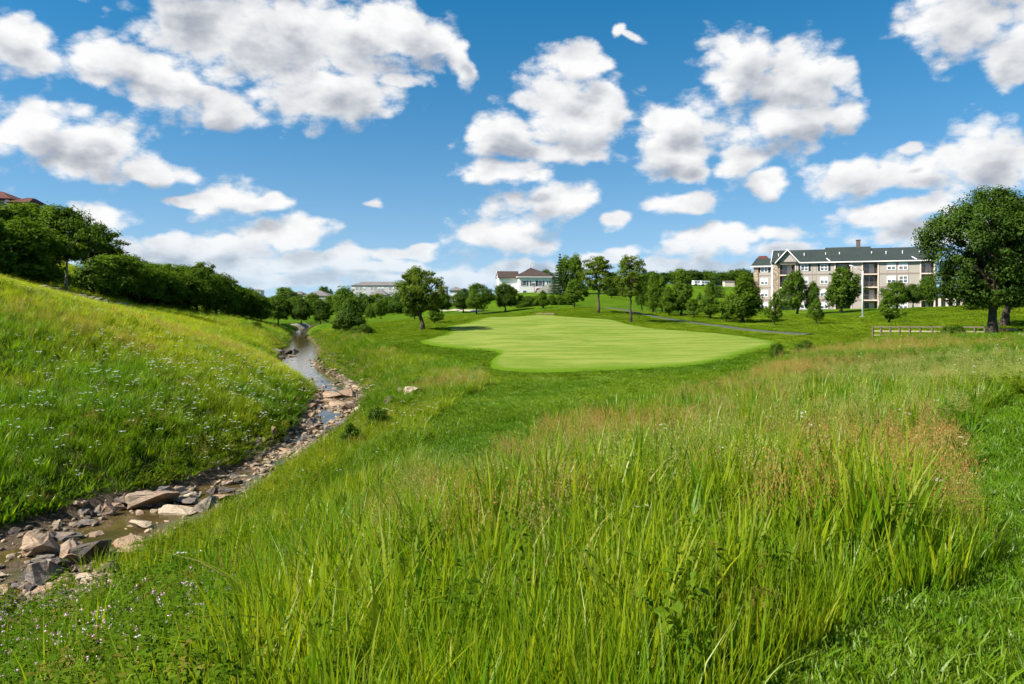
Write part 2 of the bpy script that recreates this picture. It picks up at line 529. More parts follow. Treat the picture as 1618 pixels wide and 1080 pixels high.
# ---- plan shapes read from the view (all turned into ground points)
GREEN_PX = [(660, 540), (680, 535), (700, 530), (709, 525), (711, 521), (704, 517), (720, 513), (744, 509), (756, 505), (768, 501.5), (795, 500.5), (820, 500), (842, 497.5), (865, 498), (885, 499.5),
            (915, 501.5), (949, 503.5), (970, 505), (982, 509), (1000, 514), (1029, 519), (1080, 523), (1138, 527), (1190, 533), (1225, 539), (1236, 543), (1228, 547), (1202, 552), (1155, 567),
            (1094, 578), (1040, 582), (985, 584), (930, 586.5), (874, 588.5), (831, 589), (800, 587), (782, 585), (774, 580), (778, 569), (788, 560), (789, 556), (758, 553), (725, 550.5), (697, 548), (672, 544)]
green_w = np.array([hit(u, v, 35)[:2] for u, v in GREEN_PX])


def smooth_closed(p, n):
    seg = np.hypot(*np.diff(np.vstack([p, p[:1]]), axis=0).T); s = np.concatenate([[0], np.cumsum(seg)])
    q = np.vstack([p, p[:1]]); t = np.linspace(0, s[-1], n, endpoint=False)
    o = np.stack([np.interp(t, s, q[:, k]) for k in range(2)], 1)
    ker = np.hanning(13)[1:-1]; ker /= ker.sum(); h = len(ker) // 2
    pad = np.vstack([o[-h:], o, o[:h]])
    return np.stack([np.convolve(pad[:, k], ker, 'valid') for k in range(2)], 1)


green_out = smooth_closed(green_w, 420)
# tall grass: everything that is not mown.  Mown areas, as polygons in the view of the ground
MOWN_PX = [  # rough around the green with the tongue that runs towards the viewer
    [(575, 532), (590, 548), (640, 566), (700, 572), (760, 592), (772, 603), (735, 628), (696, 645), (668, 675), (658, 710), (668, 750), (705, 768), (755, 762), (815, 742), (862, 712), (915, 680), (1000, 655), (1090, 635),
     (1165, 606), (1210, 586), (1245, 570), (1300, 556), (1385, 546), (1390, 530), (1800, 530), (1700, 440), (900, 440), (500, 440), (420, 505), (440, 517), (520, 523)],
    # mown strip at the right edge and the near right corner
    [(1750, 600), (1600, 622), (1535, 655), (1500, 715), (1498, 780), (1525, 840), (1560, 890), (1525, 928), (1440, 960), (1370, 988), (1285, 1022), (1200, 1080), (1110, 1300), (3000, 1300), (3000, 596)],
    # lawn along the crest of the left bank
    [(205, 486), (260, 489), (310, 497), (360, 503), (405, 512), (430, 512), (418, 480), (300, 470), (205, 470)],
]


def mown_mask(x, y, z):
    yy = np.maximum(y, 0.6)
    u, v = project(x, yy, z)
    u = u + 90 * (fbm(x * 0.9, y * 0.9, 3, 201) - 0.5) * np.clip(18 / (yy + 6), 0.1, 1)      # ragged mowing edge
    v = v + 50 * (fbm(x * 0.9, y * 0.9, 3, 207) - 0.5) * np.clip(18 / (yy + 6), 0.1, 1)
    m = np.zeros(np.shape(x), bool)
    for p in MOWN_PX: m |= inside(p, u, v)
    m |= (y > 125)
    return m


# ------------------------------------------------------------------ materials
def mat(name):
    m = bpy.data.materials.new(name); m.use_nodes = True
    m.node_tree.nodes.clear()
    return m, NT(m.node_tree)


def out(nt, sh):
    o = nt.n('ShaderNodeOutputMaterial'); nt.t.links.new(sh, o.inputs['Surface'])


def bsdf(nt, col, rough=0.7, spec=0.3, bump=None, bstr=0.3, bdist=0.02, metal=0.0):
    b = nt.n('ShaderNodeBsdfPrincipled')
    if not hasattr(col, 'is_output') and len(col) == 3: col = (*col, 1)
    nt.put(b.inputs['Base Color'], col); nt.put(b.inputs['Roughness'], rough)
    nt.put(b.inputs['Specular IOR Level'], spec); nt.put(b.inputs['Metallic'], metal)
    if bump is not None:
        bp = nt.n('ShaderNodeBump'); bp.inputs['Strength'].default_value = bstr; bp.inputs['Distance'].default_value = bdist
        nt.put(bp.inputs['Height'], bump); nt.t.links.new(bp.outputs[0], b.inputs['Normal'])
    return b.outputs[0]


def simple(name, col, rough=0.7, var=0.12, scale=3.0, spec=0.3, metal=0.0, bump=0.0):
    m, nt = mat(name)
    tcn = nt.n('ShaderNodeTexCoord')
    f = nt.noise(tcn.outputs['Object'], scale, 5, 0.6)
    c = nt.mix(f, tuple(x * (1 - var) for x in col), tuple(min(1, x * (1 + var)) for x in col))
    out(nt, bsdf(nt, c, rough, spec, f if bump else None, bump, 0.02, metal))
    return m


def attr(nt, nm, kind='GEOMETRY', o='Fac'):
    a = nt.n('ShaderNodeAttribute', attribute_name=nm, attribute_type=kind)
    return a.outputs[o]


M = {}
m, nt = mat('ground_turf'); M['ground'] = m
pos = nt.n('ShaderNodeNewGeometry').outputs['Position']
n1 = nt.noise(pos, 0.12, 4, 0.6); n2 = nt.noise(pos, 1.3, 5, 0.65); n3 = nt.noise(pos, 9.0, 5, 0.75)
blade = nt.noise(nt.v('MULTIPLY', pos, (1, 1, 0.3)), 42.0, 3, 0.75)
mown_c = nt.mix(nt.rng(n1, 0.35, 0.68), (0.050, 0.110, 0.003), (0.108, 0.178, 0.005))
mown_c = nt.mix(nt.rng(n2, 0.5, 0.8, 0, 0.55), mown_c, (0.115, 0.165, 0.010))
mown_c = nt.mix(nt.rng(n3, 0.4, 0.62, 0.0, 0.75), mown_c, (0.030, 0.078, 0.003))
mown_c = nt.mix(nt.rng(blade, 0.45, 0.75, 0.0, 0.4), mown_c, (0.125, 0.185, 0.010))
wild_c = nt.mix(nt.rng(n2, 0.3, 0.7), (0.030, 0.052, 0.010), (0.075, 0.085, 0.022))
wild_c = nt.mix(nt.rng(n3, 0.4, 0.7), wild_c, (0.05, 0.05, 0.02))
far_c = nt.mix(nt.rng(n2, 0.3, 0.7), (0.055, 0.105, 0.014), (0.105, 0.14, 0.024))
mud_c = nt.mix(nt.rng(n3, 0.3, 0.75), (0.075, 0.050, 0.030), (0.21, 0.165, 0.115))
mud_c = nt.mix(nt.rng(n2, 0.35, 0.7), mud_c, (0.13, 0.098, 0.066))
c = nt.mix(attr(nt, 'mown'), wild_c, mown_c)
c = nt.mix(nt.rng(nt.m('ADD', attr(nt, 'bed'), nt.m('MULTIPLY', nt.m('SUBTRACT', n3, 0.5), 0.5)), 0.35, 0.65), c, mud_c)
hgt = nt.m('ADD', nt.m('MULTIPLY', blade, 0.6), n3)
b = nt.n('ShaderNodeBsdfPrincipled')
nt.put(b.inputs['Base Color'], c); b.inputs['Roughness'].default_value = 0.95; b.inputs['Specular IOR Level'].default_value = 0.03
bp = nt.n('ShaderNodeBump'); bp.inputs['Strength'].default_value = 1.0; bp.inputs['Distance'].default_value = 0.12
nt.put(bp.inputs['Height'], hgt); nt.t.links.new(bp.outputs[0], b.inputs['Normal'])
out(nt, b.outputs[0])

m, nt = mat('green_turf'); M['green'] = m
pos = nt.n('ShaderNodeNewGeometry').outputs['Position']
sx = nt.n('ShaderNodeSeparateXYZ'); nt.put(sx.inputs[0], pos)
wobn = nt.noise(pos, 0.10, 3, 0.5)
g1 = nt.noise(nt.v('MULTIPLY', pos, (0.16, 0.55, 1)), 1.0, 5, 0.6)
g2 = nt.noise(nt.v('MULTIPLY', pos, (1.1, 2.6, 1)), 1.2, 4, 0.7)
stripe = nt.m('SINE', nt.m('ADD', nt.m('MULTIPLY', sx.outputs['Y'], 1.9), nt.m('ADD', nt.m('MULTIPLY', sx.outputs['X'], 0.25), nt.m('MULTIPLY', wobn, 6.0))))
c = nt.mix(nt.rng(g1, 0.36, 0.64), (0.108, 0.165, 0.020), (0.178, 0.218, 0.044))
c = nt.mix(nt.rng(g2, 0.45, 0.8, 0, 0.5), c, (0.25, 0.265, 0.04))
c = nt.mix(nt.rng(stripe, -1, 1, 0.0, 0.07), c, (0.10, 0.165, 0.016))
c = nt.mix(nt.rng(nt.m('ADD', attr(nt, 'rim'), nt.m('MULTIPLY', nt.m('SUBTRACT', g2, 0.5), 0.06)), 0.925, 0.985), c, (0.080, 0.150, 0.006))
out(nt, bsdf(nt, c, 0.95, 0.03, nt.noise(pos, 55, 2, 0.6), 0.25, 0.01))

m, nt = mat('stream_water'); M['water'] = m
pos = nt.n('ShaderNodeNewGeometry').outputs['Position']
rip = nt.m('ADD', nt.noise(nt.v('MULTIPLY', pos, (2.2, 1.2, 1)), 2.2, 4, 0.6), nt.m('MULTIPLY', nt.noise(pos, 11.0, 3, 0.6), 0.35))
c = nt.mix(nt.rng(nt.noise(pos, 0.7, 4, 0.6), 0.35, 0.7), (0.040, 0.030, 0.012), (0.095, 0.065, 0.024))
b = nt.n('ShaderNodeBsdfPrincipled')
nt.put(b.inputs['Base Color'], c); b.inputs['Roughness'].default_value = 0.04; b.inputs['IOR'].default_value = 1.333; b.inputs['Specular IOR Level'].default_value = 0.5
bp = nt.n('ShaderNodeBump'); bp.inputs['Strength'].default_value = 0.13; bp.inputs['Distance'].default_value = 0.05
nt.put(bp.inputs['Height'], rip); nt.t.links.new(bp.outputs[0], b.inputs['Normal'])
out(nt, b.outputs[0])

M['path'] = simple('path_asphalt', (0.060, 0.058, 0.053), 0.9, 0.25, 1.5)
M['sand'] = simple('bunker_sand', (0.29, 0.26, 0.19), 0.95, 0.15, 1.2)
M['earth'] = simple('bare_earth', (0.12, 0.085, 0.045), 0.95, 0.35, 1.5)

# ------------------------------------------------------------------ ground sheet (a fan that widens to the horizon)
NS, NY = 430, 400
sv = np.linspace(-1, 1, NS); sv = 1.75 * (0.62 * sv + 0.38 * sv ** 3)
t = np.linspace(0, 1, NY)
yv = np.concatenate([np.linspace(-16, 1.6, 24)[:-1], np.exp(np.linspace(math.log(1.6 + 6), math.log(4000 + 6), NY - 23)) - 6])
SS, YY = np.meshgrid(sv, yv)
XX = SS * (np.maximum(YY, -13) + 20)
ZZ = ground(XX, YY)
d, zw, hw, sd, sc = stream_d(XX, YY)
bedm = np.clip(1.0 - (d - hw * 1.02) / np.where(YY.ravel() > 50, 0.35, 0.7), 0, 1)
mown = mown_mask(XX.ravel(), YY.ravel(), ZZ.ravel()).astype(float)
idx = np.arange(NY * NS).reshape(NY, NS)
F = np.stack([idx[:-1, :-1], idx[:-1, 1:], idx[1:, 1:], idx[1:, :-1]], -1).reshape(-1, 4)
V = np.stack([XX, YY, ZZ], -1).reshape(-1, 3)
me = mk_mesh('ground', V, F, {'mown': mown, 'bed': bedm}, True, M['ground'])
tag(link('ground', me), kind='structure')

# ---- putting green: a closely mown sheet following the ground
cen = green_out.mean(0) + np.array([1.0, 3.0])
rings = np.linspace(0, 1, 44)
GV = np.concatenate([cen + (green_out - cen) * r for r in rings[1:]])
GV = np.vstack([cen[None], GV])
gzv = ground(GV[:, 0], GV[:, 1]) + 0.075
gzv[-len(green_out):] -= 0.055
n = len(green_out)
Fq = []
for r in range(1, len(rings) - 1):
    a = 1 + (r - 1) * n + np.arange(n); b2 = 1 + (r - 1) * n + (np.arange(n) + 1) % n
    Fq.append(np.stack([a, b2, b2 + n, a + n], 1))
Fq = np.concatenate(Fq)
Ft = np.stack([np.zeros(n, int), 1 + np.arange(n), 1 + (np.arange(n) + 1) % n, np.zeros(n, int)], 1)
me = bpy.data.meshes.new('putting_green')
me.from_pydata([tuple(p) for p in np.column_stack([GV, gzv])], [], [tuple(f) for f in Fq] + [tuple(f[:3]) for f in Ft])
me.polygons.foreach_set('use_smooth', np.ones(len(me.polygons), dtype=bool))
bm = bmesh.new(); bm.from_mesh(me); bmesh.ops.recalc_face_normals(bm, faces=bm.faces); bm.to_mesh(me); bm.free()
if me.polygons[0].normal.z < 0: me.flip_normals()
at_ = me.attributes.new('rim', 'FLOAT', 'POINT')
at_.data.foreach_set('value', np.concatenate([[0], np.repeat(rings[1:], n)]).astype(np.float32))
tag(link('putting_green', me, M['green']), kind='structure')


def ribbon(name, pts, width, lift, material, step=1.0):
    p = resample(np.array(pts, float), step)
    tg = np.gradient(p, axis=0); tg /= np.linalg.norm(tg, axis=1)[:, None]
    nrm = np.stack([tg[:, 1], -tg[:, 0]], 1)
    cols = np.linspace(-1, 1, 7)
    X = p[:, None, 0] + nrm[:, None, 0] * cols[None] * width / 2
    Y = p[:, None, 1] + nrm[:, None, 1] * cols[None] * width / 2
    Z = ground(X, Y) + lift
    Z[:, 0] -= lift + 0.04; Z[:, -1] -= lift + 0.04
    k = len(cols); ii = np.arange(len(p) * k).reshape(len(p), k)
    Fr = np.stack([ii[:-1, :-1], ii[:-1, 1:], ii[1:, 1:], ii[1:, :-1]], -1).reshape(-1, 4)
    me = mk_mesh(name, np.stack([X, Y, Z], -1).reshape(-1, 3), Fr, None, True, material)
    if me.polygons[0].normal.z < 0: me.flip_normals()
    return tag(link(name, me), kind='structure')


PATH_PX = [(955, 485.5), (980, 489), (1010, 495), (1059, 504), (1109, 511.5), (1158, 518), (1217, 524.5), (1265, 528), (1300, 530.5)]
ribbon('cart_path', [hit(u, v, 50)[:2] for u, v in PATH_PX], 1.45, 0.09, M['path'], 1.0)
ribbon('far_path', [hit(u, v, 90)[:2] for u, v in [(700, 489), (720, 489.5), (745, 491), (772, 492)]], 2.2, 0.12, M['sand'], 1.0)
ribbon('sand_bunker', [hit(u, v, 110)[:2] for u, v in [(464, 516), (473, 515), (482, 515), (490, 514.5)]], 3.2, 0.15, M['sand'], 0.8)
ribbon('bunker_lip', [hit(u, v, 80)[:2] for u, v in [(842, 496.5), (856, 496), (872, 496.5), (886, 497)]], 0.9, 0.18, M['earth'], 0.6)

# ---- water sheet
wv = []
for k in range(len(SP)):
    p = SP[k]; q = SP[min(k + 1, len(SP) - 1)] - SP[max(k - 1, 0)]
    tt = q[:2] / np.hypot(*q[:2]); nn = np.array([tt[1], -tt[0]])
    for c_ in np.linspace(-1, 1, 9):
        wv.append((*(p[:2] + nn * c_ * (p[3] * 1.45)), p[2] + EYE))
ii = np.arange(len(SP) * 9).reshape(-1, 9)
Fr = np.stack([ii[:-1, :-1], ii[:-1, 1:], ii[1:, 1:], ii[1:, :-1]], -1).reshape(-1, 4)
me = mk_mesh('stream', np.array(wv), Fr, None, True, M['water'])
if me.polygons[0].normal.z < 0: me.flip_normals()
tag(link('stream', me), kind='structure')
# ------------------------------------------------------------------ trees
def leaf_mat(name, dark, light, trans, warm):
    m, nt = mat(name)
    t_ = attr(nt, 'tint')
    oi = nt.n('ShaderNodeObjectInfo')
    c = nt.mix(t_, dark, light)
    c = nt.mix(nt.m('MULTIPLY', oi.outputs['Random'], 0.35), c, warm)
    df = nt.n('ShaderNodeBsdfDiffuse'); nt.put(df.inputs['Color'], c)
    tr = nt.n('ShaderNodeBsdfTranslucent')
    nt.put(tr.inputs['Color'], nt.mix(0.5, c, (light[0] * 1.9, light[1] * 1.7, light[2] * 0.9)))
    ms = nt.n('ShaderNodeMixShader'); ms.inputs[0].default_value = trans
    nt.t.links.new(df.outputs[0], ms.inputs[1]); nt.t.links.new(tr.outputs[0], ms.inputs[2])
    gl = nt.n('ShaderNodeBsdfGlossy'); gl.inputs['Roughness'].default_value = 0.6; gl.inputs['Color'].default_value = (0.35, 0.45, 0.25, 1)
    m2 = nt.n('ShaderNodeMixShader'); m2.inputs[0].default_value = 0.025
    nt.t.links.new(ms.outputs[0], m2.inputs[1]); nt.t.links.new(gl.outputs[0], m2.inputs[2])
    out(nt, m2.outputs[0])
    return m


M['leaf_dark'] = leaf_mat('foliage_dark', (0.022, 0.052, 0.006), (0.074, 0.136, 0.010), 0.30, (0.030, 0.050, 0.008))
M['leaf_mid'] = leaf_mat('foliage_mid', (0.030, 0.068, 0.006), (0.100, 0.175, 0.010), 0.35, (0.050, 0.090, 0.008))
M['leaf_light'] = leaf_mat('foliage_light', (0.038, 0.085, 0.006), (0.120, 0.205, 0.012), 0.38, (0.080, 0.130, 0.012))
M['leaf_oak'] = leaf_mat('foliage_oak', (0.036, 0.074, 0.006), (0.118, 0.178, 0.012), 0.38, (0.095, 0.125, 0.010))
M['leaf_spruce'] = leaf_mat('foliage_spruce', (0.016, 0.044, 0.014), (0.046, 0.092, 0.024), 0.15, (0.025, 0.050, 0.015))
m, nt = mat('bark'); M['bark'] = m
tcn = nt.n('ShaderNodeTexCoord')
f1 = nt.noise(nt.v('MULTIPLY', tcn.outputs['Object'], (6, 6, 1.2)), 2.0, 6, 0.65)
c = nt.mix(nt.rng(f1, 0.3, 0.7), (0.030, 0.022, 0.017), (0.115, 0.090, 0.068))
out(nt, bsdf(nt, c, 0.95, 0.15, f1, 0.8, 0.05))
m, nt = mat('bark_pale'); M['bark_pale'] = m
tcn = nt.n('ShaderNodeTexCoord')
f1 = nt.noise(nt.v('MULTIPLY', tcn.outputs['Object'], (6, 6, 1.2)), 2.0, 6, 0.65)
c = nt.mix(nt.rng(f1, 0.3, 0.7), (0.16, 0.14, 0.12), (0.32, 0.29, 0.25))
out(nt, bsdf(nt, c, 0.95, 0.15, f1, 0.6, 0.03))


def leaves(rs, cen, rad, per, size, flat=0.8, outw=None, droop=0.0):
    """leaf quads scattered in clumps; returns V, F, tint"""
    n = len(cen)
    per = np.asarray(per, int) if np.ndim(per) else np.full(n, per)
    ci = np.repeat(np.arange(n), per); N = len(ci)
    d = rs.normal(size=(N, 3)); d /= np.linalg.norm(d, axis=1)[:, None]
    rr = rs.random(N) ** 0.45
    off = d * (rr * rad[ci])[:, None]; off[:, 2] *= flat
    p = cen[ci] + off
    nrm = d * 0.9 + rs.normal(size=(N, 3)) * 0.55 + np.array([0, 0, 0.45])
    if outw is not None: nrm += outw[ci] * 0.5
    nrm /= np.linalg.norm(nrm, axis=1)[:, None]
    tx = np.cross(nrm, rs.normal(size=(N, 3))); tx /= np.linalg.norm(tx, axis=1)[:, None] + 1e-9
    ty = np.cross(nrm, tx)
    L = size * rs.uniform(0.65, 1.35, N)[:, None]
    W = L * 0.62
    bend = nrm * L * 0.16
    tx[:, 2] -= droop
    V = np.stack([p - tx * L * 0.5, p + ty * W * 0.5 + bend, p + tx * L * 0.5, p - ty * W * 0.5 + bend], 1).reshape(-1, 3)
    F = np.arange(4 * N).reshape(N, 4)
    ct = rs.random(n)
    t_ = np.clip(0.18 + 0.5 * ct[ci] + rs.normal(0, 0.16, N), 0, 1)
    return V, F, np.repeat(t_, 4)


def crown_points(rs, n, prof, z0, z1, rx, lob=5, depth=0.55, jitter=0.25):
    """clump centres through a crown; prof(t) gives the relative radius over the height"""
    ph = rs.uniform(0, 6.28, lob); am = rs.uniform(0.4, 1.0, lob); zc = rs.uniform(0, 1, lob)
    out_ = []
    while len(out_) < n:
        t = rs.random(); a = rs.uniform(0, 6.2832)
        r = prof(t)
        l = 1.0 + jitter * sum(am[k] * math.cos(a - ph[k]) * math.exp(-((t - zc[k]) / 0.25) ** 2) for k in range(lob)) / 1.3
        rho = (1 - depth * rs.random() ** 1.7)
        if rs.random() > r + 0.15: continue
        out_.append((rx * r * l * rho * math.cos(a), rx * r * l * rho * math.sin(a), z0 + (z1 - z0) * t, rho))
    o = np.array(out_)
    return o[:, :3], o[:, 3]


def make_tree_meshes(kind, seed, H=8.0, Wd=6.0, leafsize=0.26, nclump=150, per=80, lean=(0, 0), bare=0.2, material='leaf_mid', limbs=12, trunk_r=None, bark='bark'):
    """returns (trunk mesh, crown mesh), base at the origin, height H, crown width Wd"""
    rs = np.random.RandomState(seed); rnd = random.Random(seed)
    z0, z1 = H * bare, H * 0.97
    rx = Wd / 2
    depth, jit, cr, flat = 0.6, 0.45, 0.13 * Wd, 0.8
    if kind == 'round':
        prof = lambda t: max(0.05, (1 - abs(2 * t - 0.85) ** 2.4 * (0.75 if t < 0.42 else 0.72))) if t < 0.93 else 0.35
        prof = lambda t: max(0.12, math.sin(math.pi * min(1, (t * 0.86 + 0.13))) ** 0.62)
        cr = 0.125 * Wd
    elif kind == 'maple':
        prof = lambda t: max(0.25, math.sin(math.pi * min(1, (t * 0.80 + 0.15))) ** 0.55)
        depth = 0.6; jit = 0.62; cr = 0.098 * Wd; flat = 0.78
    elif kind == 'pear':
        prof = lambda t: max(0.06, (min(1, t / 0.22 + 0.28)) * (1 - max(0, (t - 0.22) / 0.80)) ** 0.72)
        cr = 0.115 * Wd; flat = 1.2; depth = 0.7; jit = 0.6
    elif kind == 'column':
        prof = lambda t: max(0.1, math.sin(math.pi * min(1, t * 0.80 + 0.16)) ** 0.8)
        cr = 0.13 * Wd; flat = 1.15; jit = 0.55
    elif kind == 'oak':
        prof = lambda t: max(0.2, math.sin(math.pi * min(1, t * 0.75 + 0.16)) ** 0.75)
        depth = 0.75; jit = 0.6; cr = 0.105 * Wd; flat = 0.62
    elif kind == 'wood':
        prof = lambda t: max(0.15, math.sin(math.pi * min(1, t * 0.78 + 0.18)) ** 0.5)
        depth = 0.55; jit = 0.4; cr = 0.12 * Wd; flat = 0.8
    elif kind == 'bush':
        prof = lambda t: max(0.15, (1 - t ** 2.2) ** 0.6 * min(1, t / 0.15 + 0.75))
        depth = 0.6; jit = 0.5; cr = 0.15 * Wd; flat = 0.85
    elif kind == 'spruce':
        prof = lambda t: max(0.03, (1 - t) ** 0.9)
    if kind == 'spruce':
        cs = []; rr = []
        tiers = 16
        for k in range(tiers):
            t = k / (tiers - 1); z = z0 + (H * 0.98 - z0) * t; r = rx * (1 - t) ** 0.85 + 0.1
            nb = max(4, int(11 * (1 - t) + 4))
            for q in range(nb):
                a = 2 * math.pi * (q + rnd.random() * 0.7) / nb
                rl = r * rnd.uniform(0.75, 1.1)
                for s_ in np.linspace(0.25, 1, 4):
                    cs.append((math.cos(a) * rl * s_, math.sin(a) * rl * s_, z - 0.22 * rl * s_ + 0.1 * rl * s_ * s_)); rr.append(0.12 * Wd * (0.35 + 0.5 * (1 - t)) * (1.15 - 0.5 * s_))
        cen = np.array(cs); rad = np.array(rr); rho = np.ones(len(cs))
        per_ = np.full(len(cs), max(6, per // 5)); flat = 0.45
        V, F, T = leaves(rs, cen, rad, per_, leafsize, flat, None, 0.3)
    else:
        cen, rho = crown_points(rs, nclump, prof, z0 + cr * 0.5, z1 - cr * 0.4, rx - cr * 0.55, 6, depth, jit)
        cen[:, 0] += lean[0] * (cen[:, 2] / H); cen[:, 1] += lean[1] * (cen[:, 2] / H)
        rad = cr * rs.uniform(0.5, 1.45, len(cen))
        ow = cen - np.array([lean[0] * .6, lean[1] * .6, (z0 + z1) / 2 - 0.1 * H]); ow /= np.linalg.norm(ow, axis=1)[:, None] + 1e-9
        V, F, T = leaves(rs, cen, rad, (per * rs.uniform(0.6, 1.3, len(cen))).astype(int), leafsize, flat, ow)
    crown = mk_mesh(kind + '_crown', V, F, {'tint': T}, False, M[material])
    # trunk and limbs
    tr = trunk_r or H * 0.022
    mb = MB()
    top = Vector((lean[0] * 0.8, lean[1] * 0.8, H * (0.93 if kind == 'spruce' else 0.80)))
    pts = []; k = 9
    for i in range(k):
        t = i / (k - 1)
        wob_ = 0.02 * H * (0 if kind == 'spruce' else 1)
        pts.append(Vector((top.x * t ** 0.9 + (rnd.uniform(-1, 1) * wob_ if 0 < i else 0), top.y * t + (rnd.uniform(-1, 1) * wob_ if 0 < i else 0), top.z * t - (0.25 if i == 0 else 0))))
    rad_ = [tr * (1.45 if i == 0 else 1.0) * (1 - 0.86 * (i / (k - 1)) ** 0.9) + 0.01 for i in range(k)]
    mb.tube(pts, rad_, 8)
    if kind != 'spruce':
        order = list(range(len(cen))); rnd.shuffle(order)
        for j in order[:limbs]:
            e = Vector(cen[j])
            t0 = min(0.9, max(bare * 0.95, (e.z / H) * rnd.uniform(0.45, 0.8))) / 0.80
            i0 = min(k - 2, int(min(t0, 0.95) * (k - 1))); fr = min(t0, 0.95) * (k - 1) - i0
            s0 = pts[i0].lerp(pts[i0 + 1], fr); r0 = (rad_[i0] * (1 - fr) + rad_[i0 + 1] * fr) * 0.55
            mid = s0.lerp(e, 0.5) + Vector((rnd.uniform(-.04, .04) * H, rnd.uniform(-.04, .04) * H, 0.03 * H))
            q1 = s0.lerp(mid, 0.55) + Vector((0, 0, -0.01 * H))
            mb.tube([s0, q1, mid, e], [r0, r0 * 0.8, r0 * 0.6, r0 * 0.18 + 0.004], 6, cap=False)
    tm = mb.mesh(kind + '_trunk', True)
    tm.materials.append(M[bark])
    return tm, crown


PROTO = {}


def proto(key):
    if key in PROTO: return PROTO[key]
    kind, var = key.rsplit('_', 1) if '_' in key else (key, '0')
    s = sum(map(ord, key)) * 7 + int(var)
    v = int(var)
    P_ = {
        'round': dict(kind='round', H=7.5, Wd=6.0, leafsize=0.25, nclump=190, per=85, bare=0.16, material='leaf_dark'),
        'maple': dict(kind='round', H=7.5, Wd=6.0, leafsize=0.25, nclump=170, per=80, bare=0.14, material='leaf_mid'),
        'pear': dict(kind='pear', H=8.0, Wd=4.2, leafsize=0.23, nclump=180, per=70, bare=0.10, material='leaf_light'),
        'young': dict(kind='pear', H=5.0, Wd=2.6, leafsize=0.20, nclump=90, per=42, bare=0.16, material='leaf_light', limbs=14),
        'column': dict(kind='column', H=7.5, Wd=4.2, leafsize=0.24, nclump=170, per=70, bare=0.12, material='leaf_mid'),
        'openoak': dict(kind='oak', H=10.0, Wd=6.0, leafsize=0.26, nclump=120, per=70, bare=0.36, material='leaf_oak', limbs=26, trunk_r=0.20),
        'wood': dict(kind='wood', H=9.0, Wd=8.0, leafsize=0.34, nclump=170, per=80, bare=0.10, material='leaf_light', limbs=18),
        'woodd': dict(kind='wood', H=9.0, Wd=8.0, leafsize=0.34, nclump=170, per=80, bare=0.06, material='leaf_mid', limbs=14),
        'bush': dict(kind='bush', H=3.0, Wd=3.6, leafsize=0.20, nclump=90, per=70, bare=0.02, material='leaf_mid', limbs=10, trunk_r=0.07),
        'belt': dict(kind='bush', H=7.0, Wd=8.0, leafsize=0.42, nclump=120, per=70, bare=0.03, material='leaf_mid', limbs=10, trunk_r=0.12),
        'beltd': dict(kind='bush', H=7.0, Wd=8.0, leafsize=0.42, nclump=120, per=70, bare=0.03, material='leaf_dark', limbs=10, trunk_r=0.12),
        'spruce': dict(kind='spruce', H=9.0, Wd=4.0, leafsize=0.30, per=40, bare=0.06, material='leaf_spruce', trunk_r=0.14),
    }[kind]
    PROTO[key] = (P_['H'], P_['Wd'], *make_tree_meshes(seed=s, **P_))
    return PROTO[key]


def plant_tree(name, label, cat, key, base, height, width, rz, group=None):
    H, Wd, tm, cm = proto(key)
    e = empty(name, base, rz)
    e.scale = (width / Wd, width / Wd, height / H)
    link('trunk' if cat == 'tree' else 'stem', tm, None, e)
    link('crown' if cat == 'tree' else 'foliage', cm, None, e)
    tag(e, label, cat, group)
    return e


rt = random.Random(11)


def tree_px(name, label, key, u, vb, vt, wpx, y=None, group=None, cat='tree', ymin=50):
    """a tree given by the foot, the top and the width it shows; its distance comes from the ground or is given"""
    if y is None:
        p = hit(u, vb, ymin)
    else:
        x = (u - CU) / FPX * y
        p = Vector((x, y, gz(x, y)))
    top = EYE + (CV - vt) / FPX * p.y
    h = max(1.0, top - p.z)
    return plant_tree(name, label, cat, key, p, h * 1.02, wpx * p.y / FPX * 1.18, rt.uniform(0, 6.28), group)


ORD = ['first', 'second', 'third', 'fourth', 'fifth', 'sixth', 'seventh', 'eighth', 'ninth', 'tenth', 'eleventh', 'twelfth', 'thirteenth', 'fourteenth', 'fifteenth', 'sixteenth',
       'seventeenth', 'eighteenth', 'nineteenth', 'twentieth', 'twenty-first', 'twenty-second', 'twenty-third', 'twenty-fourth', 'twenty-fifth', 'twenty-sixth', 'twenty-seventh', 'twenty-eighth', 'twenty-ninth', 'thirtieth']

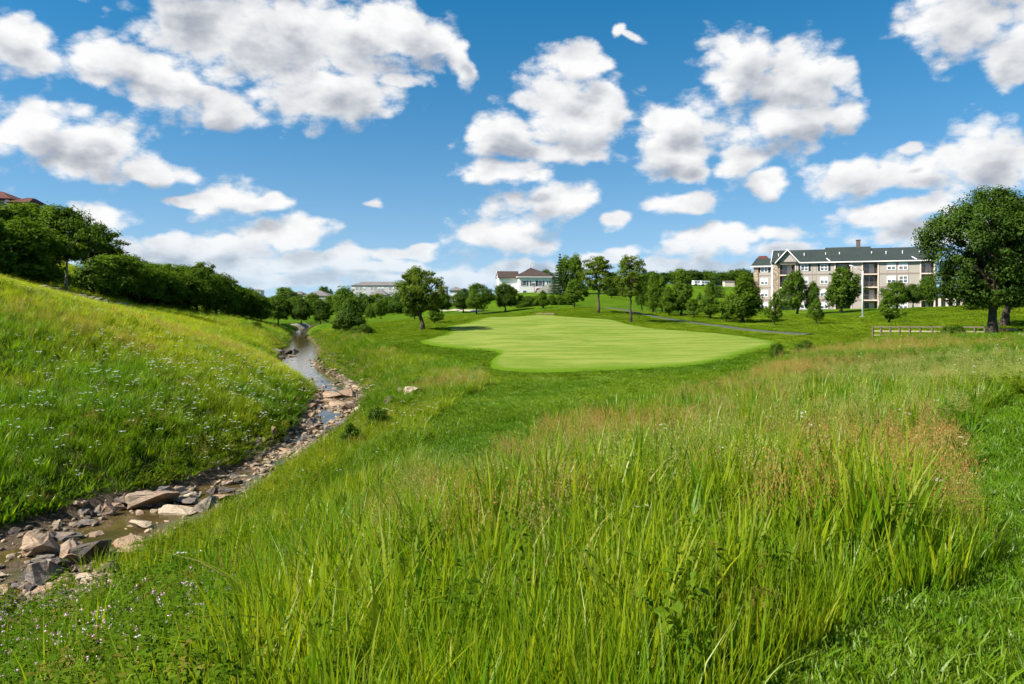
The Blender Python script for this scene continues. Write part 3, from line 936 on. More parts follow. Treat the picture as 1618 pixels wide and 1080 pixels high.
# -- single trees of the course
for args in [
    ('maple_tree', 'dark round shade tree in front of the white clubhouse, left of its windows', 'round_0', 798, 492, 446, 37, None),
    ('maple_tree', 'small round dark tree standing alone beyond the stream, leftmost of three', 'round_1', 440, 512, 466, 36, 160),
    ('maple_tree', 'round dark tree in the middle of the three beyond the stream', 'round_2', 476, 511, 471, 27, 160),
    ('maple_tree', 'round dark tree beyond the stream, rightmost of the three', 'round_0', 506, 510, 472, 27, 160),
    ('maple_tree', 'smaller tree half hidden behind the three round trees beyond the stream', 'maple_0', 463, 502, 476, 16, 200),
    ('maple_tree', 'tree peeking out right behind the middle round tree beyond the stream', 'maple_1', 489, 504, 473, 22, 195),
    ('maple_tree', 'left tree of the touching pair between the leaning oak and the clubhouse', 'round_1', 732, 494, 455, 31, None),
    ('maple_tree', 'taller right tree of the touching pair left of the clubhouse', 'maple_2', 753, 496, 446, 38, None),
    ('small_tree', 'little egg-shaped tree just right of the leaning oak', 'pear_3', 687, 510, 480, 23, None),
    ('maple_tree', 'dark tree behind the little egg-shaped tree right of the leaning oak', 'round_2', 698, 495, 463, 31, None),
    ('maple_tree', 'round tree with dark trunk right of the clubhouse hedge', 'maple_0', 908, 485, 440, 34, None),
    ('small_tree', 'small pointed tree in front of the clubhouse hedge', 'pear_2', 858, 487, 458, 19, None),
    ('oak_tree', 'tall open-crowned oak with a long bare trunk behind the green', 'openoak_0', 945, 494, 402, 56, None),
    ('oak_tree', 'slender oak with bare dark trunk right at the far edge of the green', 'openoak_1', 997, 509, 401, 50, None),
    ('spruce_tree', 'pointed spruce rising right of the clubhouse roof', 'spruce_0', 885, 462, 402, 22, 190),
    ('broad_tree', 'tall bushy tree between the spruce and the open oak', 'wood_0', 905, 462, 402, 40, 195),
    ('small_spruce', 'low dark spruce in front of the retaining wall by the clubhouse', 'spruce_1', 876, 461, 431, 19, 195),
    ('broad_tree', 'dark tree behind the trunks of the two open oaks', 'woodd_0', 967, 470, 430, 30, 190),
    ('small_tree', 'small dark tree below the two open oaks, beside the path', 'round_1', 966, 472, 452, 17, 180),
    ('small_tree', 'low tree in the shade behind the leaning oak trunk', 'maple_1', 655, 508, 470, 30, 110),
    ('maple_tree', 'light green round tree left of the leaning oak in the distance', 'maple_2', 602, 500, 472, 22, 170),
    ('broad_tree', 'narrow dark tree at the left of the light green round tree', 'woodd_1', 586, 499, 479, 16, 185),
    # the row along the cart path
    ('pear_tree', 'dark narrow tree starting the row along the cart path, nearest the oak', 'column_0', 1014, 489, 442, 22, None),
    ('pear_tree', 'slim upright tree second in the row along the cart path', 'pear_0', 1032, 493, 432, 27, None),
    ('pear_tree', 'slim tree third in the row, close behind its shorter neighbour', 'pear_1', 1046, 493, 436, 24, 128),
    ('pear_tree', 'short tree fourth in the row along the cart path', 'pear_2', 1057, 498, 452, 24, None),
    ('pear_tree', 'tall full tree fifth in the row along the cart path', 'pear_3', 1076, 498, 425, 38, None),
    ('pear_tree', 'low bushy tree sixth in the row along the cart path', 'young_0', 1096, 501, 470, 26, None),
    ('pear_tree', 'bright open pear tree seventh in the row along the cart path', 'pear_4', 1122, 503, 446, 32, None),
    ('young_tree', 'thin sapling between the bright pear tree and the big one', 'young_1', 1147, 508, 476, 20, None),
    ('pear_tree', 'big broad pear tree before the corner of the apartment building', 'pear_5', 1174, 510, 430, 60, None),
    ('young_tree', 'spindly young tree in front of the stone pier of the apartment building', 'young_2', 1224, 514, 462, 27, None),
    ('young_tree', 'small young tree on the lawn below the third window column', 'young_3', 1290, 512, 471, 24, None),
    ('young_tree', 'small bushy young tree on the lawn right of the lamp post', 'young_4', 1405, 511, 462, 34, None),
    ('shade_tree', 'upright tree covering the gabled balcony bay of the apartments', 'column_1', 1259, 494, 427, 34, 130),
    ('shade_tree', 'narrow tree right of the gabled balcony bay', 'column_2', 1284, 493, 446, 24, 130),
    ('shade_tree', 'large dark tree covering the middle balconies left of the lamp post', 'column_3', 1329, 488, 420, 46, 128),
    ('shade_tree', 'spreading tree below the bright double windows right of the lamp', 'maple_3', 1418, 485, 443, 36, 122),
    ('shade_tree', 'middle tree of the three right of the lamp post', 'round_2', 1443, 484, 448, 28, 123),
    ('shade_tree', 'narrow tree just left of the big near maple, by the building', 'column_0', 1467, 484, 434, 26, 122),
    ('small_spruce', 'dark spruce on the yellow hill behind the path row', 'spruce_2', 1133, 470, 436, 24, 175),
    ('small_spruce', 'little spruce low on the yellow hill', 'spruce_1', 1106, 478, 462, 12, 170),
]:
    nm, lab, key, u, vb, vt, wp, y = args
    tree_px(nm, lab, key, u, vb, vt, wp, y)

# -- the leaning oak by the green, its own mesh
p = hit(668, 521, 60)
h = (521 - 417) / FPX * p.y
tm, cm = make_tree_meshes('oak', 77, H=h, Wd=76 / FPX * p.y, leafsize=0.21, nclump=190, per=110, lean=(-1.0, 0.3), bare=0.27, material='leaf_oak', limbs=40, trunk_r=0.27)
e = empty('oak_tree', p, 0.0)
link('trunk', tm, None, e); link('crown', cm, None, e)
tag(e, 'big leaning oak with dark trunk at the left edge of the green', 'tree')
# -- the round bush tree by the stream
p = hit(549, 525, 60)
tm, cm = make_tree_meshes('bush', 78, H=43 / FPX * p.y, Wd=50 / FPX * p.y, leafsize=0.19, nclump=170, per=110, bare=0.10, material='leaf_dark', limbs=20, trunk_r=0.12)
e = empty('bush_tree', p, 0.0)
link('trunk', tm, None, e); link('crown', cm, None, e)
tag(e, 'low round dark bushy tree on the right bank of the stream', 'tree')
# -- the two big trees at the right
p = hit(1569, 531, 45)
h = (531 - 292) / FPX * p.y
tm, cm = make_tree_meshes('maple', 79, H=h, Wd=148 / FPX * p.y, leafsize=0.19, nclump=430, per=150, bare=0.19, material='leaf_dark', limbs=50, trunk_r=0.36, lean=(-0.2, 0))
e = empty('maple_tree', p, 0.4)
link('trunk', tm, None, e); link('crown', cm, None, e)
tag(e, 'large nearest maple with thick trunk at the end of the wooden fence', 'tree')
p = hit(1586, 515, 52)
h = (515 - 305) / FPX * p.y
tm, cm = make_tree_meshes('maple', 80, H=h, Wd=165 / FPX * p.y, leafsize=0.19, nclump=290, per=120, bare=0.22, material='leaf_dark', limbs=44, trunk_r=0.36, lean=(3.0, 0))
e = empty('maple_tree', p, 1.1)
e.rotation_euler.z = 0.0
link('trunk', tm, None, e); link('crown', cm, None, e)
tag(e, 'second big maple behind and right of the nearest maple', 'tree')

# -- wood along the left hill: front row and back row
FRONT = [  # u, top v, width, distance, variant
    (-75, 318, 120, 66, 'woodd_0'), (8, 345, 110, 70, 'woodd_1'), (52, 390, 62, 76, 'bush_0'), (150, 408, 52, 84, 'bush_1'), (178, 402, 66, 90, 'wood_1'),
    (215, 412, 62, 96, 'wood_2'), (250, 424, 60, 102, 'wood_0'), (283, 428, 56, 108, 'woodd_2'), (312, 424, 54, 114, 'woodd_0'), (342, 432, 50, 120, 'woodd_1'), (370, 450, 46, 126, 'woodd_2'), (397, 460, 40, 131, 'woodd_0')]
for i, (u, vt, wp, y, key) in enumerate(FRONT):
    tree_px('woodland_tree', f'dark leafy tree, {ORD[i]} from left at the left wood\'s front edge', key, u, None, vt, wp * 1.15, y, 'front row of the left wood')
BACK = [(-40, 312, 110, 82, 'wood_2'), (28, 322, 78, 86, 'wood_0'), (62, 322, 70, 90, 'wood_1'), (134, 348, 74, 98, 'openoak_2'), (160, 376, 50, 102, 'openoak_0'), (196, 402, 62, 110, 'woodd_1'), (232, 414, 56, 118, 'wood_1'),
        (268, 416, 56, 124, 'wood_2'), (298, 418, 50, 128, 'woodd_2'), (322, 412, 40, 132, 'openoak_1'), (352, 436, 44, 138, 'openoak_2'), (384, 454, 44, 140, 'woodd_1'), (412, 466, 30, 146, 'woodd_2')]
for i, (u, vt, wp, y, key) in enumerate(BACK):
    tree_px('woodland_tree', f'tree behind the left wood\'s front row, {ORD[i]} from left at the back', key, u, None, vt, wp * 1.15, y, 'back row of the left wood')
# the one with the pale bare trunk
x = (105 - CU) / FPX * 79; p = Vector((x, 79, gz(x, 79)))
h = EYE + (CV - 323) / FPX * 79 - p.z
tm, cm = make_tree_meshes('oak', 81, H=h, Wd=104 / FPX * 79, leafsize=0.27, nclump=210, per=95, bare=0.36, material='leaf_mid', limbs=40, trunk_r=0.16, bark='bark_pale')
e = empty('oak_tree', p, 0.0)
link('trunk', tm, None, e); link('crown', cm, None, e)
tag(e, 'tall wood-edge tree on the left hill with a pale bare trunk', 'tree')

# -- far tree belts: each tree its own thing, counted from the left
rb = random.Random(5)
belt = [(424, 470, 26, 230), (436, 466, 26, 300), (450, 453, 26, 330), (466, 468, 22, 280), (479, 464, 20, 340), (494, 462, 24, 300), (511, 451, 22, 380), (526, 466, 26, 260), (542, 452, 30, 250), (556, 470, 26, 220), (570, 462, 28, 240),
        (584, 465, 26, 240), (598, 463, 26, 250), (612, 468, 26, 240), (628, 460, 30, 230), (645, 465, 26, 240), (664, 462, 26, 230), (684, 466, 30, 220), (706, 477, 18, 210), (771, 462, 26, 190)]
for i, (u, vt, wp, y) in enumerate(belt):
    tree_px('distant_tree', f'distant tree, {ORD[i]} from the left in the belt below the far grey buildings', ['belt_0', 'beltd_1', 'wood_2', 'belt_1', 'beltd_2'][i % 5], u, None, vt, wp * 1.15, y, 'belt of trees below the far grey buildings')
belt = [(1008, 432, 30, 255), (1030, 428, 30, 262), (1052, 430, 32, 255), (1072, 424, 30, 265), (1094, 426, 34, 260), (1116, 427, 32, 270), (1138, 430, 30, 262), (1156, 426, 32, 270), (1176, 424, 34, 262), (1196, 430, 30, 270), (860, 425, 26, 260)]
for i, (u, vt, wp, y) in enumerate(belt):
    lab = f'distant tree, {ORD[i]} from the left in the belt on the hill left of the apartments' if u > 900 else 'distant light green tree top showing behind the clubhouse roof'
    tree_px('distant_tree', lab, ['beltd_0', 'belt_1', 'beltd_2', 'belt_0'][i % 4], u, None, vt, wp * 1.25, y, 'belt of trees on the hill' if u > 900 else None)

# -- hedges and shrubs
HED = [(822, 483, 466, 20), (836, 483, 467, 20), (849, 482, 466, 18), (872, 482, 466, 20), (885, 482, 465, 20), (897, 481, 464, 18)]
for i, (u, vb, vt, wp) in enumerate(HED):
    tree_px('hedge_shrub', f'dark hedge shrub below the clubhouse, {ORD[i]} from the left', ['bush_0', 'bush_1'][i % 2], u, None, vt, wp * 1.2, 142, 'hedge below the clubhouse', cat='shrub')
for nm, lab, key, u, vb, vt, wp, y in [
    ('shrub', 'low dense shrub touching the round bushy tree on the stream bank', 'bush_1', 577, 527, 512, 26, None),
    ('shrub', 'low shrub at the foot of the round bushy tree, stream side', 'bush_0', 563, 528, 516, 20, None),
    ('shrub', 'small bush growing through the wooden fence', 'bush_0', 1508, 534, 512, 36, None),
    ('shrub', 'low clipped bush at the foot of the building under the maple crown', 'bush_1', 1542, 489, 474, 36, 100),
    ('shrub', 'dark bush at the building wall behind the young lawn tree', 'bush_0', 1396, 490, 472, 14, 132),
    ('shrub', 'low bush far right below the maple crown', 'bush_1', 1612, 485, 470, 30, 98),
    ('shrub', 'dark scrubby bush at the right tip of the green', 'bush_0', 1228, 566, 540, 22, None),
    ('shrub', 'second scrubby bush right of the green tip', 'bush_1', 1272, 560, 541, 30, None),
    ('shrub', 'leafy shrub overhanging the stream rocks in mid picture', 'bush_0', 596, 680, 646, 40, None),
    ('shrub', 'dark low shrub beside the white pool of the stream', 'bush_1', 552, 712, 686, 30, None),
    ('shrub', 'grassy bush on the left crest where the bank drops to the stream', 'bush_1', 402, 519, 508, 22, None),
]:
    tree_px(nm, lab, key, u, vb, vt, wp, y, cat='shrub', ymin=18)
# ------------------------------------------------------------------ grass: tufts scattered over the ground as stuff
def grass_mat(name, root, green, yellow, dry, trans=0.45):
    m, nt = mat(name)
    hh = attr(nt, 'h'); tn = attr(nt, 'tint', 'INSTANCER'); dr = attr(nt, 'dry', 'INSTANCER')
    bt = attr(nt, 'bt')
    c = nt.mix(nt.m('ADD', tn, nt.m('MULTIPLY', nt.m('SUBTRACT', bt, 0.5), 0.5), clamp=True), green, yellow)
    c = nt.mix(nt.m('MULTIPLY', dr, nt.rng(hh, 0.2, 0.9), clamp=True), c, dry)
    c = nt.mix(nt.rng(hh, 0.0, 0.35), root, c)
    df = nt.n('ShaderNodeBsdfDiffuse'); nt.put(df.inputs['Color'], c)
    tr = nt.n('ShaderNodeBsdfTranslucent'); nt.put(tr.inputs['Color'], nt.mix(1.0, c, (1.25, 1.2, 0.7), 'MULTIPLY'))
    ms = nt.n('ShaderNodeMixShader'); ms.inputs[0].default_value = trans
    nt.t.links.new(df.outputs[0], ms.inputs[1]); nt.t.links.new(tr.outputs[0], ms.inputs[2])
    gl = nt.n('ShaderNodeBsdfGlossy'); gl.inputs['Roughness'].default_value = 0.4; gl.inputs['Color'].default_value = (0.8, 0.85, 0.7, 1)
    m2 = nt.n('ShaderNodeMixShader'); m2.inputs[0].default_value = 0.016
    nt.t.links.new(ms.outputs[0], m2.inputs[1]); nt.t.links.new(gl.outputs[0], m2.inputs[2])
    out(nt, m2.outputs[0])
    return m


M['blade'] = grass_mat('grass_blade', (0.048, 0.080, 0.007), (0.090, 0.215, 0.004), (0.290, 0.335, 0.010), (0.40, 0.32, 0.12), 0.54)  # thatch tone at the root, darkened to paint the shade between blades
M['turf'] = grass_mat('turf_blade', (0.052, 0.105, 0.003), (0.064, 0.150, 0.003), (0.170, 0.235, 0.008), (0.22, 0.20, 0.07), 0.35)
M['seed'] = grass_mat('seed_head', (0.07, 0.11, 0.02), (0.20, 0.24, 0.055), (0.40, 0.42, 0.14), (0.38, 0.18, 0.05), 0.4)
M['weed'] = grass_mat('weed_leaf', (0.030, 0.055, 0.005), (0.062, 0.125, 0.004), (0.140, 0.200, 0.010), (0.20, 0.12, 0.03), 0.35)
M['petal'] = simple('white_petal', (0.75, 0.75, 0.68), 0.8, 0.1)
M['petal_pink'] = simple('pink_petal', (0.62, 0.42, 0.50), 0.8, 0.2, 40)


def blades(rs, n, r_root, h0, h1, w0, w1, lean, seg=4, curve=0.5, tip_droop=0.0):
    """returns V, F (quads), h attribute, bt attribute for n blades"""
    Vs, Fs, Hs, Bs = [], [], [], []
    base = 0
    for i in range(n):
        a = rs.uniform(0, 6.283); rr = r_root * math.sqrt(rs.random())
        root = np.array([rr * math.cos(a), rr * math.sin(a), -0.03])
        h = rs.uniform(h0, h1); wd_ = rs.uniform(w0, w1)
        az = a + rs.normal(0, 0.9); ln = abs(rs.normal(lean, lean * 0.6))
        dirh = np.array([math.cos(az), math.sin(az), 0])
        side = np.array([-math.sin(az + rs.normal(0, .6)), math.cos(az + rs.normal(0, .6)), 0]); 
        cv = curve * rs.uniform(0.2, 1.6)
        bt_ = rs.random()
        for k in range(seg + 1):
            t = k / seg
            bendv = ln * t + cv * t ** 2.6
            zz = h * (t - 0.35 * min(1.3, cv) * t ** 3.0) * math.cos(min(1.2, ln * 0.7))
            c = root + dirh * h * bendv + np.array([0, 0, zz])
            ww = wd_ * (1 - t ** 2.2) * (0.75 + 0.5 * math.sin(3.14 * min(1, t + 0.15))) * 0.5 + 0.0006
            Vs += [c - side * ww, c + side * ww]; Hs += [t, t]; Bs += [bt_, bt_]
        for k in range(seg):
            b0 = base + 2 * k
            Fs.append((b0, b0 + 1, b0 + 3, b0 + 2))
        base += 2 * (seg + 1)
    return np.array(Vs), np.array(Fs), np.array(Hs), np.array(Bs)


def cross_quads(rs, cen, size, elong=1.0, axis=None):
    n = len(cen)
    d = rs.normal(size=(n, 3)); d /= np.linalg.norm(d, axis=1)[:, None]
    if axis is not None: d = d * 0.45 + axis; d /= np.linalg.norm(d, axis=1)[:, None]
    e_ = np.cross(d, rs.normal(size=(n, 3))); e_ /= np.linalg.norm(e_, axis=1)[:, None] + 1e-9
    s = size * rs.uniform(0.6, 1.4, n)[:, None]
    V = np.stack([cen - d * s * elong, cen + e_ * s * 0.5, cen + d * s * elong, cen - e_ * s * 0.5], 1).reshape(-1, 3)
    return V, np.arange(4 * n).reshape(n, 4)


def join(parts):
    V, F, H_, B_, mi = [], [], [], [], []; b = 0
    for v, f, h, bt_, k in parts:
        V.append(v); F.append(f + b); H_.append(h); B_.append(bt_); mi.append(np.full(len(f), k)); b += len(v)
    return np.concatenate(V), np.concatenate(F), np.concatenate(H_), np.concatenate(B_), np.concatenate(mi)


def tuft_collection(name, n, fn, mats):
    c = bpy.data.collections.new(name)
    for i in range(n):
        rs = np.random.RandomState(1000 + i * 17 + len(name) * 31)
        V, F, H_, B_, mi = join(fn(rs, i))
        me = mk_mesh(f'{name}_{i:02d}', V, F, {'h': H_, 'bt': B_}, False)
        for mm_ in mats: me.materials.append(mm_)
        me.polygons.foreach_set('material_index', mi.astype(np.int32))
        c.objects.link(bpy.data.objects.new(f'{name}_{i:02d}', me))
    return c


def f_blade(rs, i):
    v, f, h, b = blades(rs, 15, 0.15, 0.40, 1.0, 0.020, 0.040, 0.12, 4, 0.13)
    return [(v, f, h, b, 0)]


def f_arch(rs, i):
    v, f, h, b = blades(rs, 7, 0.10, 0.55, 1.05, 0.014, 0.028, 0.22, 5, 0.6)
    return [(v, f, h, b, 0)]


def f_fine(rs, i):
    v, f, h, b = blades(rs, 30, 0.24, 0.30, 0.80, 0.006, 0.013, 0.13, 3, 0.20)
    return [(v, f, h, b, 0)]


def f_seed(rs, i):
    parts = []
    for k in range(7):
        a = rs.uniform(0, 6.28); r = 0.16 * math.sqrt(rs.random())
        root = np.array([r * math.cos(a), r * math.sin(a), -0.03]); h = rs.uniform(0.65, 1.05)
        az = rs.uniform(0, 6.28); ln = rs.uniform(0.05, 0.28)
        tip = root + np.array([math.cos(az) * ln * h, math.sin(az) * ln * h, h])
        st = np.array([root + (tip - root) * t + np.array([0, 0, 0.05 * math.sin(3.1 * t)]) for t in (0, .35, .7, 1)])
        sd_ = np.array([-math.sin(az), math.cos(az), 0]) * 0.0022
        v = np.concatenate([[p - sd_, p + sd_] for p in st])
        parts.append((v, np.array([(0, 1, 3, 2), (2, 3, 5, 4), (4, 5, 7, 6)]), np.repeat([0, .3, .6, .8], 2), np.full(8, rs.random()), 0))
        n = 46
        t = rs.uniform(0.68, 1.05, n)
        spread = 0.042 * (1.1 - np.abs(t - 0.82) * 2.2) * (0.6 + 0.7 * (i % 3))
        c = root + (tip - root) * t[:, None] + rs.normal(size=(n, 3)) * spread[:, None]
        v, f = cross_quads(rs, c, 0.0075, 1.5, (tip - root) / h)
        parts.append((v, f, np.full(len(v), 1.0), np.repeat(rs.random(n), 4), 1))
    v, f, h, b = blades(rs, 9, 0.15, 0.25, 0.6, 0.005, 0.010, 0.2, 3, 0.4)
    parts.append((v, f, h, b, 0))
    return parts


def f_umbel(rs, i):
    parts = []
    for k in range(3):
        a = rs.uniform(0, 6.28); r = 0.2 * math.sqrt(rs.random())
        root = np.array([r * math.cos(a), r * math.sin(a), -0.03]); h = rs.uniform(0.55, 0.95)
        tip = root + np.array([rs.normal(0, .06), rs.normal(0, .06), h])
        sd_ = np.array([0.0028, 0.001, 0])
        st = [root, root * 0.5 + tip * 0.5, tip]
        v = np.concatenate([[p - sd_, p + sd_] for p in st])
        parts.append((v, np.array([(0, 1, 3, 2), (2, 3, 5, 4)]), np.repeat([0, .4, .7], 2), np.full(6, rs.random()), 0))
        n = 34; rr = 0.045 * np.sqrt(rs.random(n)); aa = rs.uniform(0, 6.28, n)
        c = tip + np.stack([rr * np.cos(aa), rr * np.sin(aa), 0.012 + 0.3 * rr + rs.normal(0, .004, n)], 1)
        v, f = cross_quads(rs, c, 0.010, 1.0)
        parts.append((v, f, np.full(len(v), 1.0), np.repeat(rs.random(n), 4), 1))
    v, f, h, b = blades(rs, 10, 0.18, 0.2, 0.5, 0.006, 0.012, 0.3, 3, 0.5)
    parts.append((v, f, h, b, 0))
    return parts


def f_weed(rs, i):
    parts = []
    for k in range(6):
        a = rs.uniform(0, 6.28); r = 0.16 * math.sqrt(rs.random())
        root = np.array([r * math.cos(a), r * math.sin(a), -0.03]); h = rs.uniform(0.28, 0.6)
        tip = root + np.array([rs.normal(0, .07), rs.normal(0, .07), h])
        sd_ = np.array([0.003, 0.001, 0])
        v = np.array([root - sd_, root + sd_, tip - sd_, tip + sd_])
        parts.append((v, np.array([(0, 1, 3, 2)]), np.array([0, 0, .7, .7]), np.full(4, rs.random()), 0))
        n = 14; t = rs.uniform(0.2, 1.0, n)
        p = root + (tip - root) * t[:, None]
        az = rs.uniform(0, 6.28, n); L = rs.uniform(0.05, 0.11, n) * (1.15 - 0.5 * t)
        d = np.stack([np.cos(az), np.sin(az), rs.uniform(-0.25, 0.55, n)], 1)
        s = np.stack([-np.sin(az), np.cos(az), np.zeros(n)], 1) * (L * 0.24)[:, None]
        m_ = p + d * (L * 0.5)[:, None] + np.array([0, 0, 0.008]); e_ = p + d * L[:, None] - np.array([0, 0, 1]) * (L * 0.25)[:, None]
        V = np.stack([p, m_ + s, e_, m_ - s], 1).reshape(-1, 3)
        parts.append((V, np.arange(4 * n).reshape(n, 4), np.repeat(0.35 + 0.6 * t, 4), np.repeat(rs.random(n), 4), 0))
    return parts


def f_pink(rs, i):
    parts = f_weed(rs, i)
    c = []
    for k in range(7):
        q = np.array([rs.normal(0, .14), rs.normal(0, .14), rs.uniform(0.22, 0.5)])
        c.append(q + rs.normal(size=(10, 3)) * 0.010)
    c = np.concatenate(c)
    v, f = cross_quads(rs, c, 0.009)
    parts.append((v, f, np.ones(len(v)), np.repeat(rs.random(len(c)), 4), 1))
    return parts


def f_turf(rs, i):
    v, f, h, b = blades(rs, 80, 0.18, 0.025, 0.06, 0.0028, 0.0055, 0.5, 2, 0.35)
    return [(v, f, h, b, 0)]


COLS = {
    'blade': tuft_collection('tuft_blade', 8, f_blade, [M['blade']]),
    'arch': tuft_collection('tuft_arch', 6, f_arch, [M['blade']]),
    'fine': tuft_collection('tuft_fine', 8, f_fine, [M['blade']]),
    'seed': tuft_collection('tuft_seed', 6, f_seed, [M['blade'], M['seed']]),
    'umbel': tuft_collection('tuft_umbel', 4, f_umbel, [M['weed'], M['petal']]),
    'weed': tuft_collection('tuft_weed', 6, f_weed, [M['weed']]),
    'pink': tuft_collection('tuft_pink', 4, f_pink, [M['weed'], M['petal_pink']]),
    'turf': tuft_collection('tuft_turf', 6, f_turf, [M['turf']]),
}


def scatter_tree(cname, col):
    ng = bpy.data.node_groups.new('scatter_' + cname, 'GeometryNodeTree')
    ng.interface.new_socket('Geometry', in_out='INPUT', socket_type='NodeSocketGeometry')
    ng.interface.new_socket('Geometry', in_out='OUTPUT', socket_type='NodeSocketGeometry')
    N = ng.nodes.new
    gi_, go_ = N('NodeGroupInput'), N('NodeGroupOutput')
    ci = N('GeometryNodeCollectionInfo'); ci.inputs['Collection'].default_value = col
    ci.inputs['Separate Children'].default_value = True; ci.inputs['Reset Children'].default_value = True
    ip = N('GeometryNodeInstanceOnPoints'); ip.inputs['Pick Instance'].default_value = True
    def na(nm, typ):
        a = N('GeometryNodeInputNamedAttribute'); a.data_type = typ; a.inputs['Name'].default_value = nm
        return [o for o in a.outputs if o.enabled and o.name == 'Attribute'][0]
    L = ng.links.new
    L(gi_.outputs[0], ip.inputs['Points']); L(ci.outputs[0], ip.inputs['Instance'])
    L(na('idx', 'INT'), ip.inputs['Instance Index'])
    er = N('FunctionNodeEulerToRotation'); L(na('rot', 'FLOAT_VECTOR'), er.inputs[0]); L(er.outputs[0], ip.inputs['Rotation'])
    L(na('scl', 'FLOAT_VECTOR'), ip.inputs['Scale'])
    L(ip.outputs[0], go_.inputs[0])
    return ng


STREES = {k: scatter_tree(k, c) for k, c in COLS.items()}
rg = np.random.RandomState(3)


def scatter(name, label, kind, P_, scl, tint, dry, wide=None, tilt=0.12, cat='grass'):
    n = len(P_)
    me = bpy.data.meshes.new(name)
    me.vertices.add(n); me.vertices.foreach_set('co', P_.astype(np.float32).ravel())
    def fa(nm, arr, typ, key, dt=np.float32):
        at = me.attributes.new(nm, typ, 'POINT'); at.data.foreach_set(key, np.ascontiguousarray(arr, dtype=dt).ravel())
    rot = np.stack([rg.normal(0, tilt, n), rg.normal(0, tilt, n), rg.uniform(0, 6.283, n)], 1)
    wd_ = scl if wide is None else wide
    fa('rot', rot, 'FLOAT_VECTOR', 'vector')
    fa('scl', np.stack([wd_, wd_, scl], 1), 'FLOAT_VECTOR', 'vector')
    fa('idx', rg.randint(0, 100, n), 'INT', 'value', np.int32)
    fa('tint', np.clip(tint, 0, 1), 'FLOAT', 'value'); fa('dry', np.clip(dry, 0, 1), 'FLOAT', 'value')
    o = link(name, me)
    md = o.modifiers.new('scatter', 'NODES'); md.node_group = STREES[kind]
    tag(o, label, cat, None, 'stuff')
    return o


# ---- candidate points: density falls with distance so that the cover stays even in the view
def candidates(n, y0, y1, smin=-0.86, smax=0.86, power=1.0):
    """points in the fan y0..y1, density ~ y^-power"""
    e = 2.0 - power
    y = (rg.random(n) * (y1 ** e - y0 ** e) + y0 ** e) ** (1 / e)
    x = rg.uniform(smin, smax, n) * (y + 2.5)
    z = ground(x, y)
    return x, y, z


def zone(pts, x, y):
    """soft patches: list of (u, v, radius in metres, weight) given where they stand in the view"""
    w_ = np.zeros(len(x))
    for (u, v, r, k) in pts:
        p = hit(u, v)
        w_ = np.maximum(w_, k * np.exp(-((x - p.x) ** 2 + (y - p.y) ** 2) / (0.75 * r * r)))
    return w_


RUST = [(880, 652, 2.5, 1), (930, 645, 3, 1), (985, 640, 3, 1), (1040, 632, 3, .9), (900, 720, 1.6, .9), (950, 712, 2.0, 1), (1030, 700, 2.2, 1), (1160, 665, 1.6, 1), (870, 760, 1.2, .8), (1240, 600, 3, .9), (1290, 585, 3.5, .9), (1400, 552, 5, 1), (1350, 560, 5, .9),
        (1500, 558, 4, .8), (1420, 740, 1.8, .9), (1470, 720, 1.8, .9), (1390, 790, 1.2, .8), (600, 830, 1.0, .9), (680, 860, .9, .7), (800, 870, .7, .8), (330, 940, 1.0, .7), (1200, 640, 3, .5), (340, 545, 5, .8), (420, 530, 6, .8), (290, 530, 5, .7), (120, 525, 3, .7), (60, 500, 3, .5),
        (540, 545, 5, .7), (600, 560, 4, .5), (720, 612, 2.5, .8), (1100, 690, 2, .6), (1250, 700, 2, .5), (740, 900, .6, .6), (1320, 860, .8, .6)]
PALE = [(1480, 590, 4, 1), (1420, 610, 4, 1), (1530, 575, 3.5, .9), (1360, 640, 2.5, .8), (1270, 680, 1.8, .9), (820, 790, 2.0, .8), (700, 790, 1.8, .8), (900, 800, 1.6, .7), (1000, 790, 1.5, .6), (1450, 660, 2, .7), (740, 602, 3, .8), (1180, 720, 1.8, .6), (650, 750, 2, .6), (1060, 740, 1.6, .6)]
REED = [(1040, 668, 3.5, 1), (1120, 662, 3, 1), (980, 675, 2.5, .9), (1300, 640, 4, 1), (1380, 655, 3, .9), (1580, 560, 5, .8), (1440, 545, 5, .8), (600, 545, 3, .6)]

SDa = {}


def field_points(n, y0, y1, power, smin=-0.86, smax=0.86):
    x, y, z = candidates(n, y0, y1, smin, smax, power)
    d, zw, hw, sd, sc = stream_d(x, y)
    wet = (d - hw * (0.95 + 0.35 * fbm(x * 0.6, y * 0.6, 3, 41))) < 0.08
    mw = mown_mask(x, y, z)
    ok = ~wet & ~mw & (np.hypot(x, y) > 2.3)
    return x[ok], y[ok], z[ok], d[ok], hw[ok], sd[ok]


def tints(x, y):
    big = fbm(x * 0.11, y * 0.11, 3, 61); sm = fbm(x * 0.6, y * 0.6, 3, 62)
    return np.clip(0.18 + 1.5 * (big - 0.38) + 0.55 * (sm - 0.5), 0, 1)


def patch(x, y, f, s, lo, hi):
    return np.clip((fbm(x * f, y * f, 3, s) - lo) / (hi - lo), 0, 1)


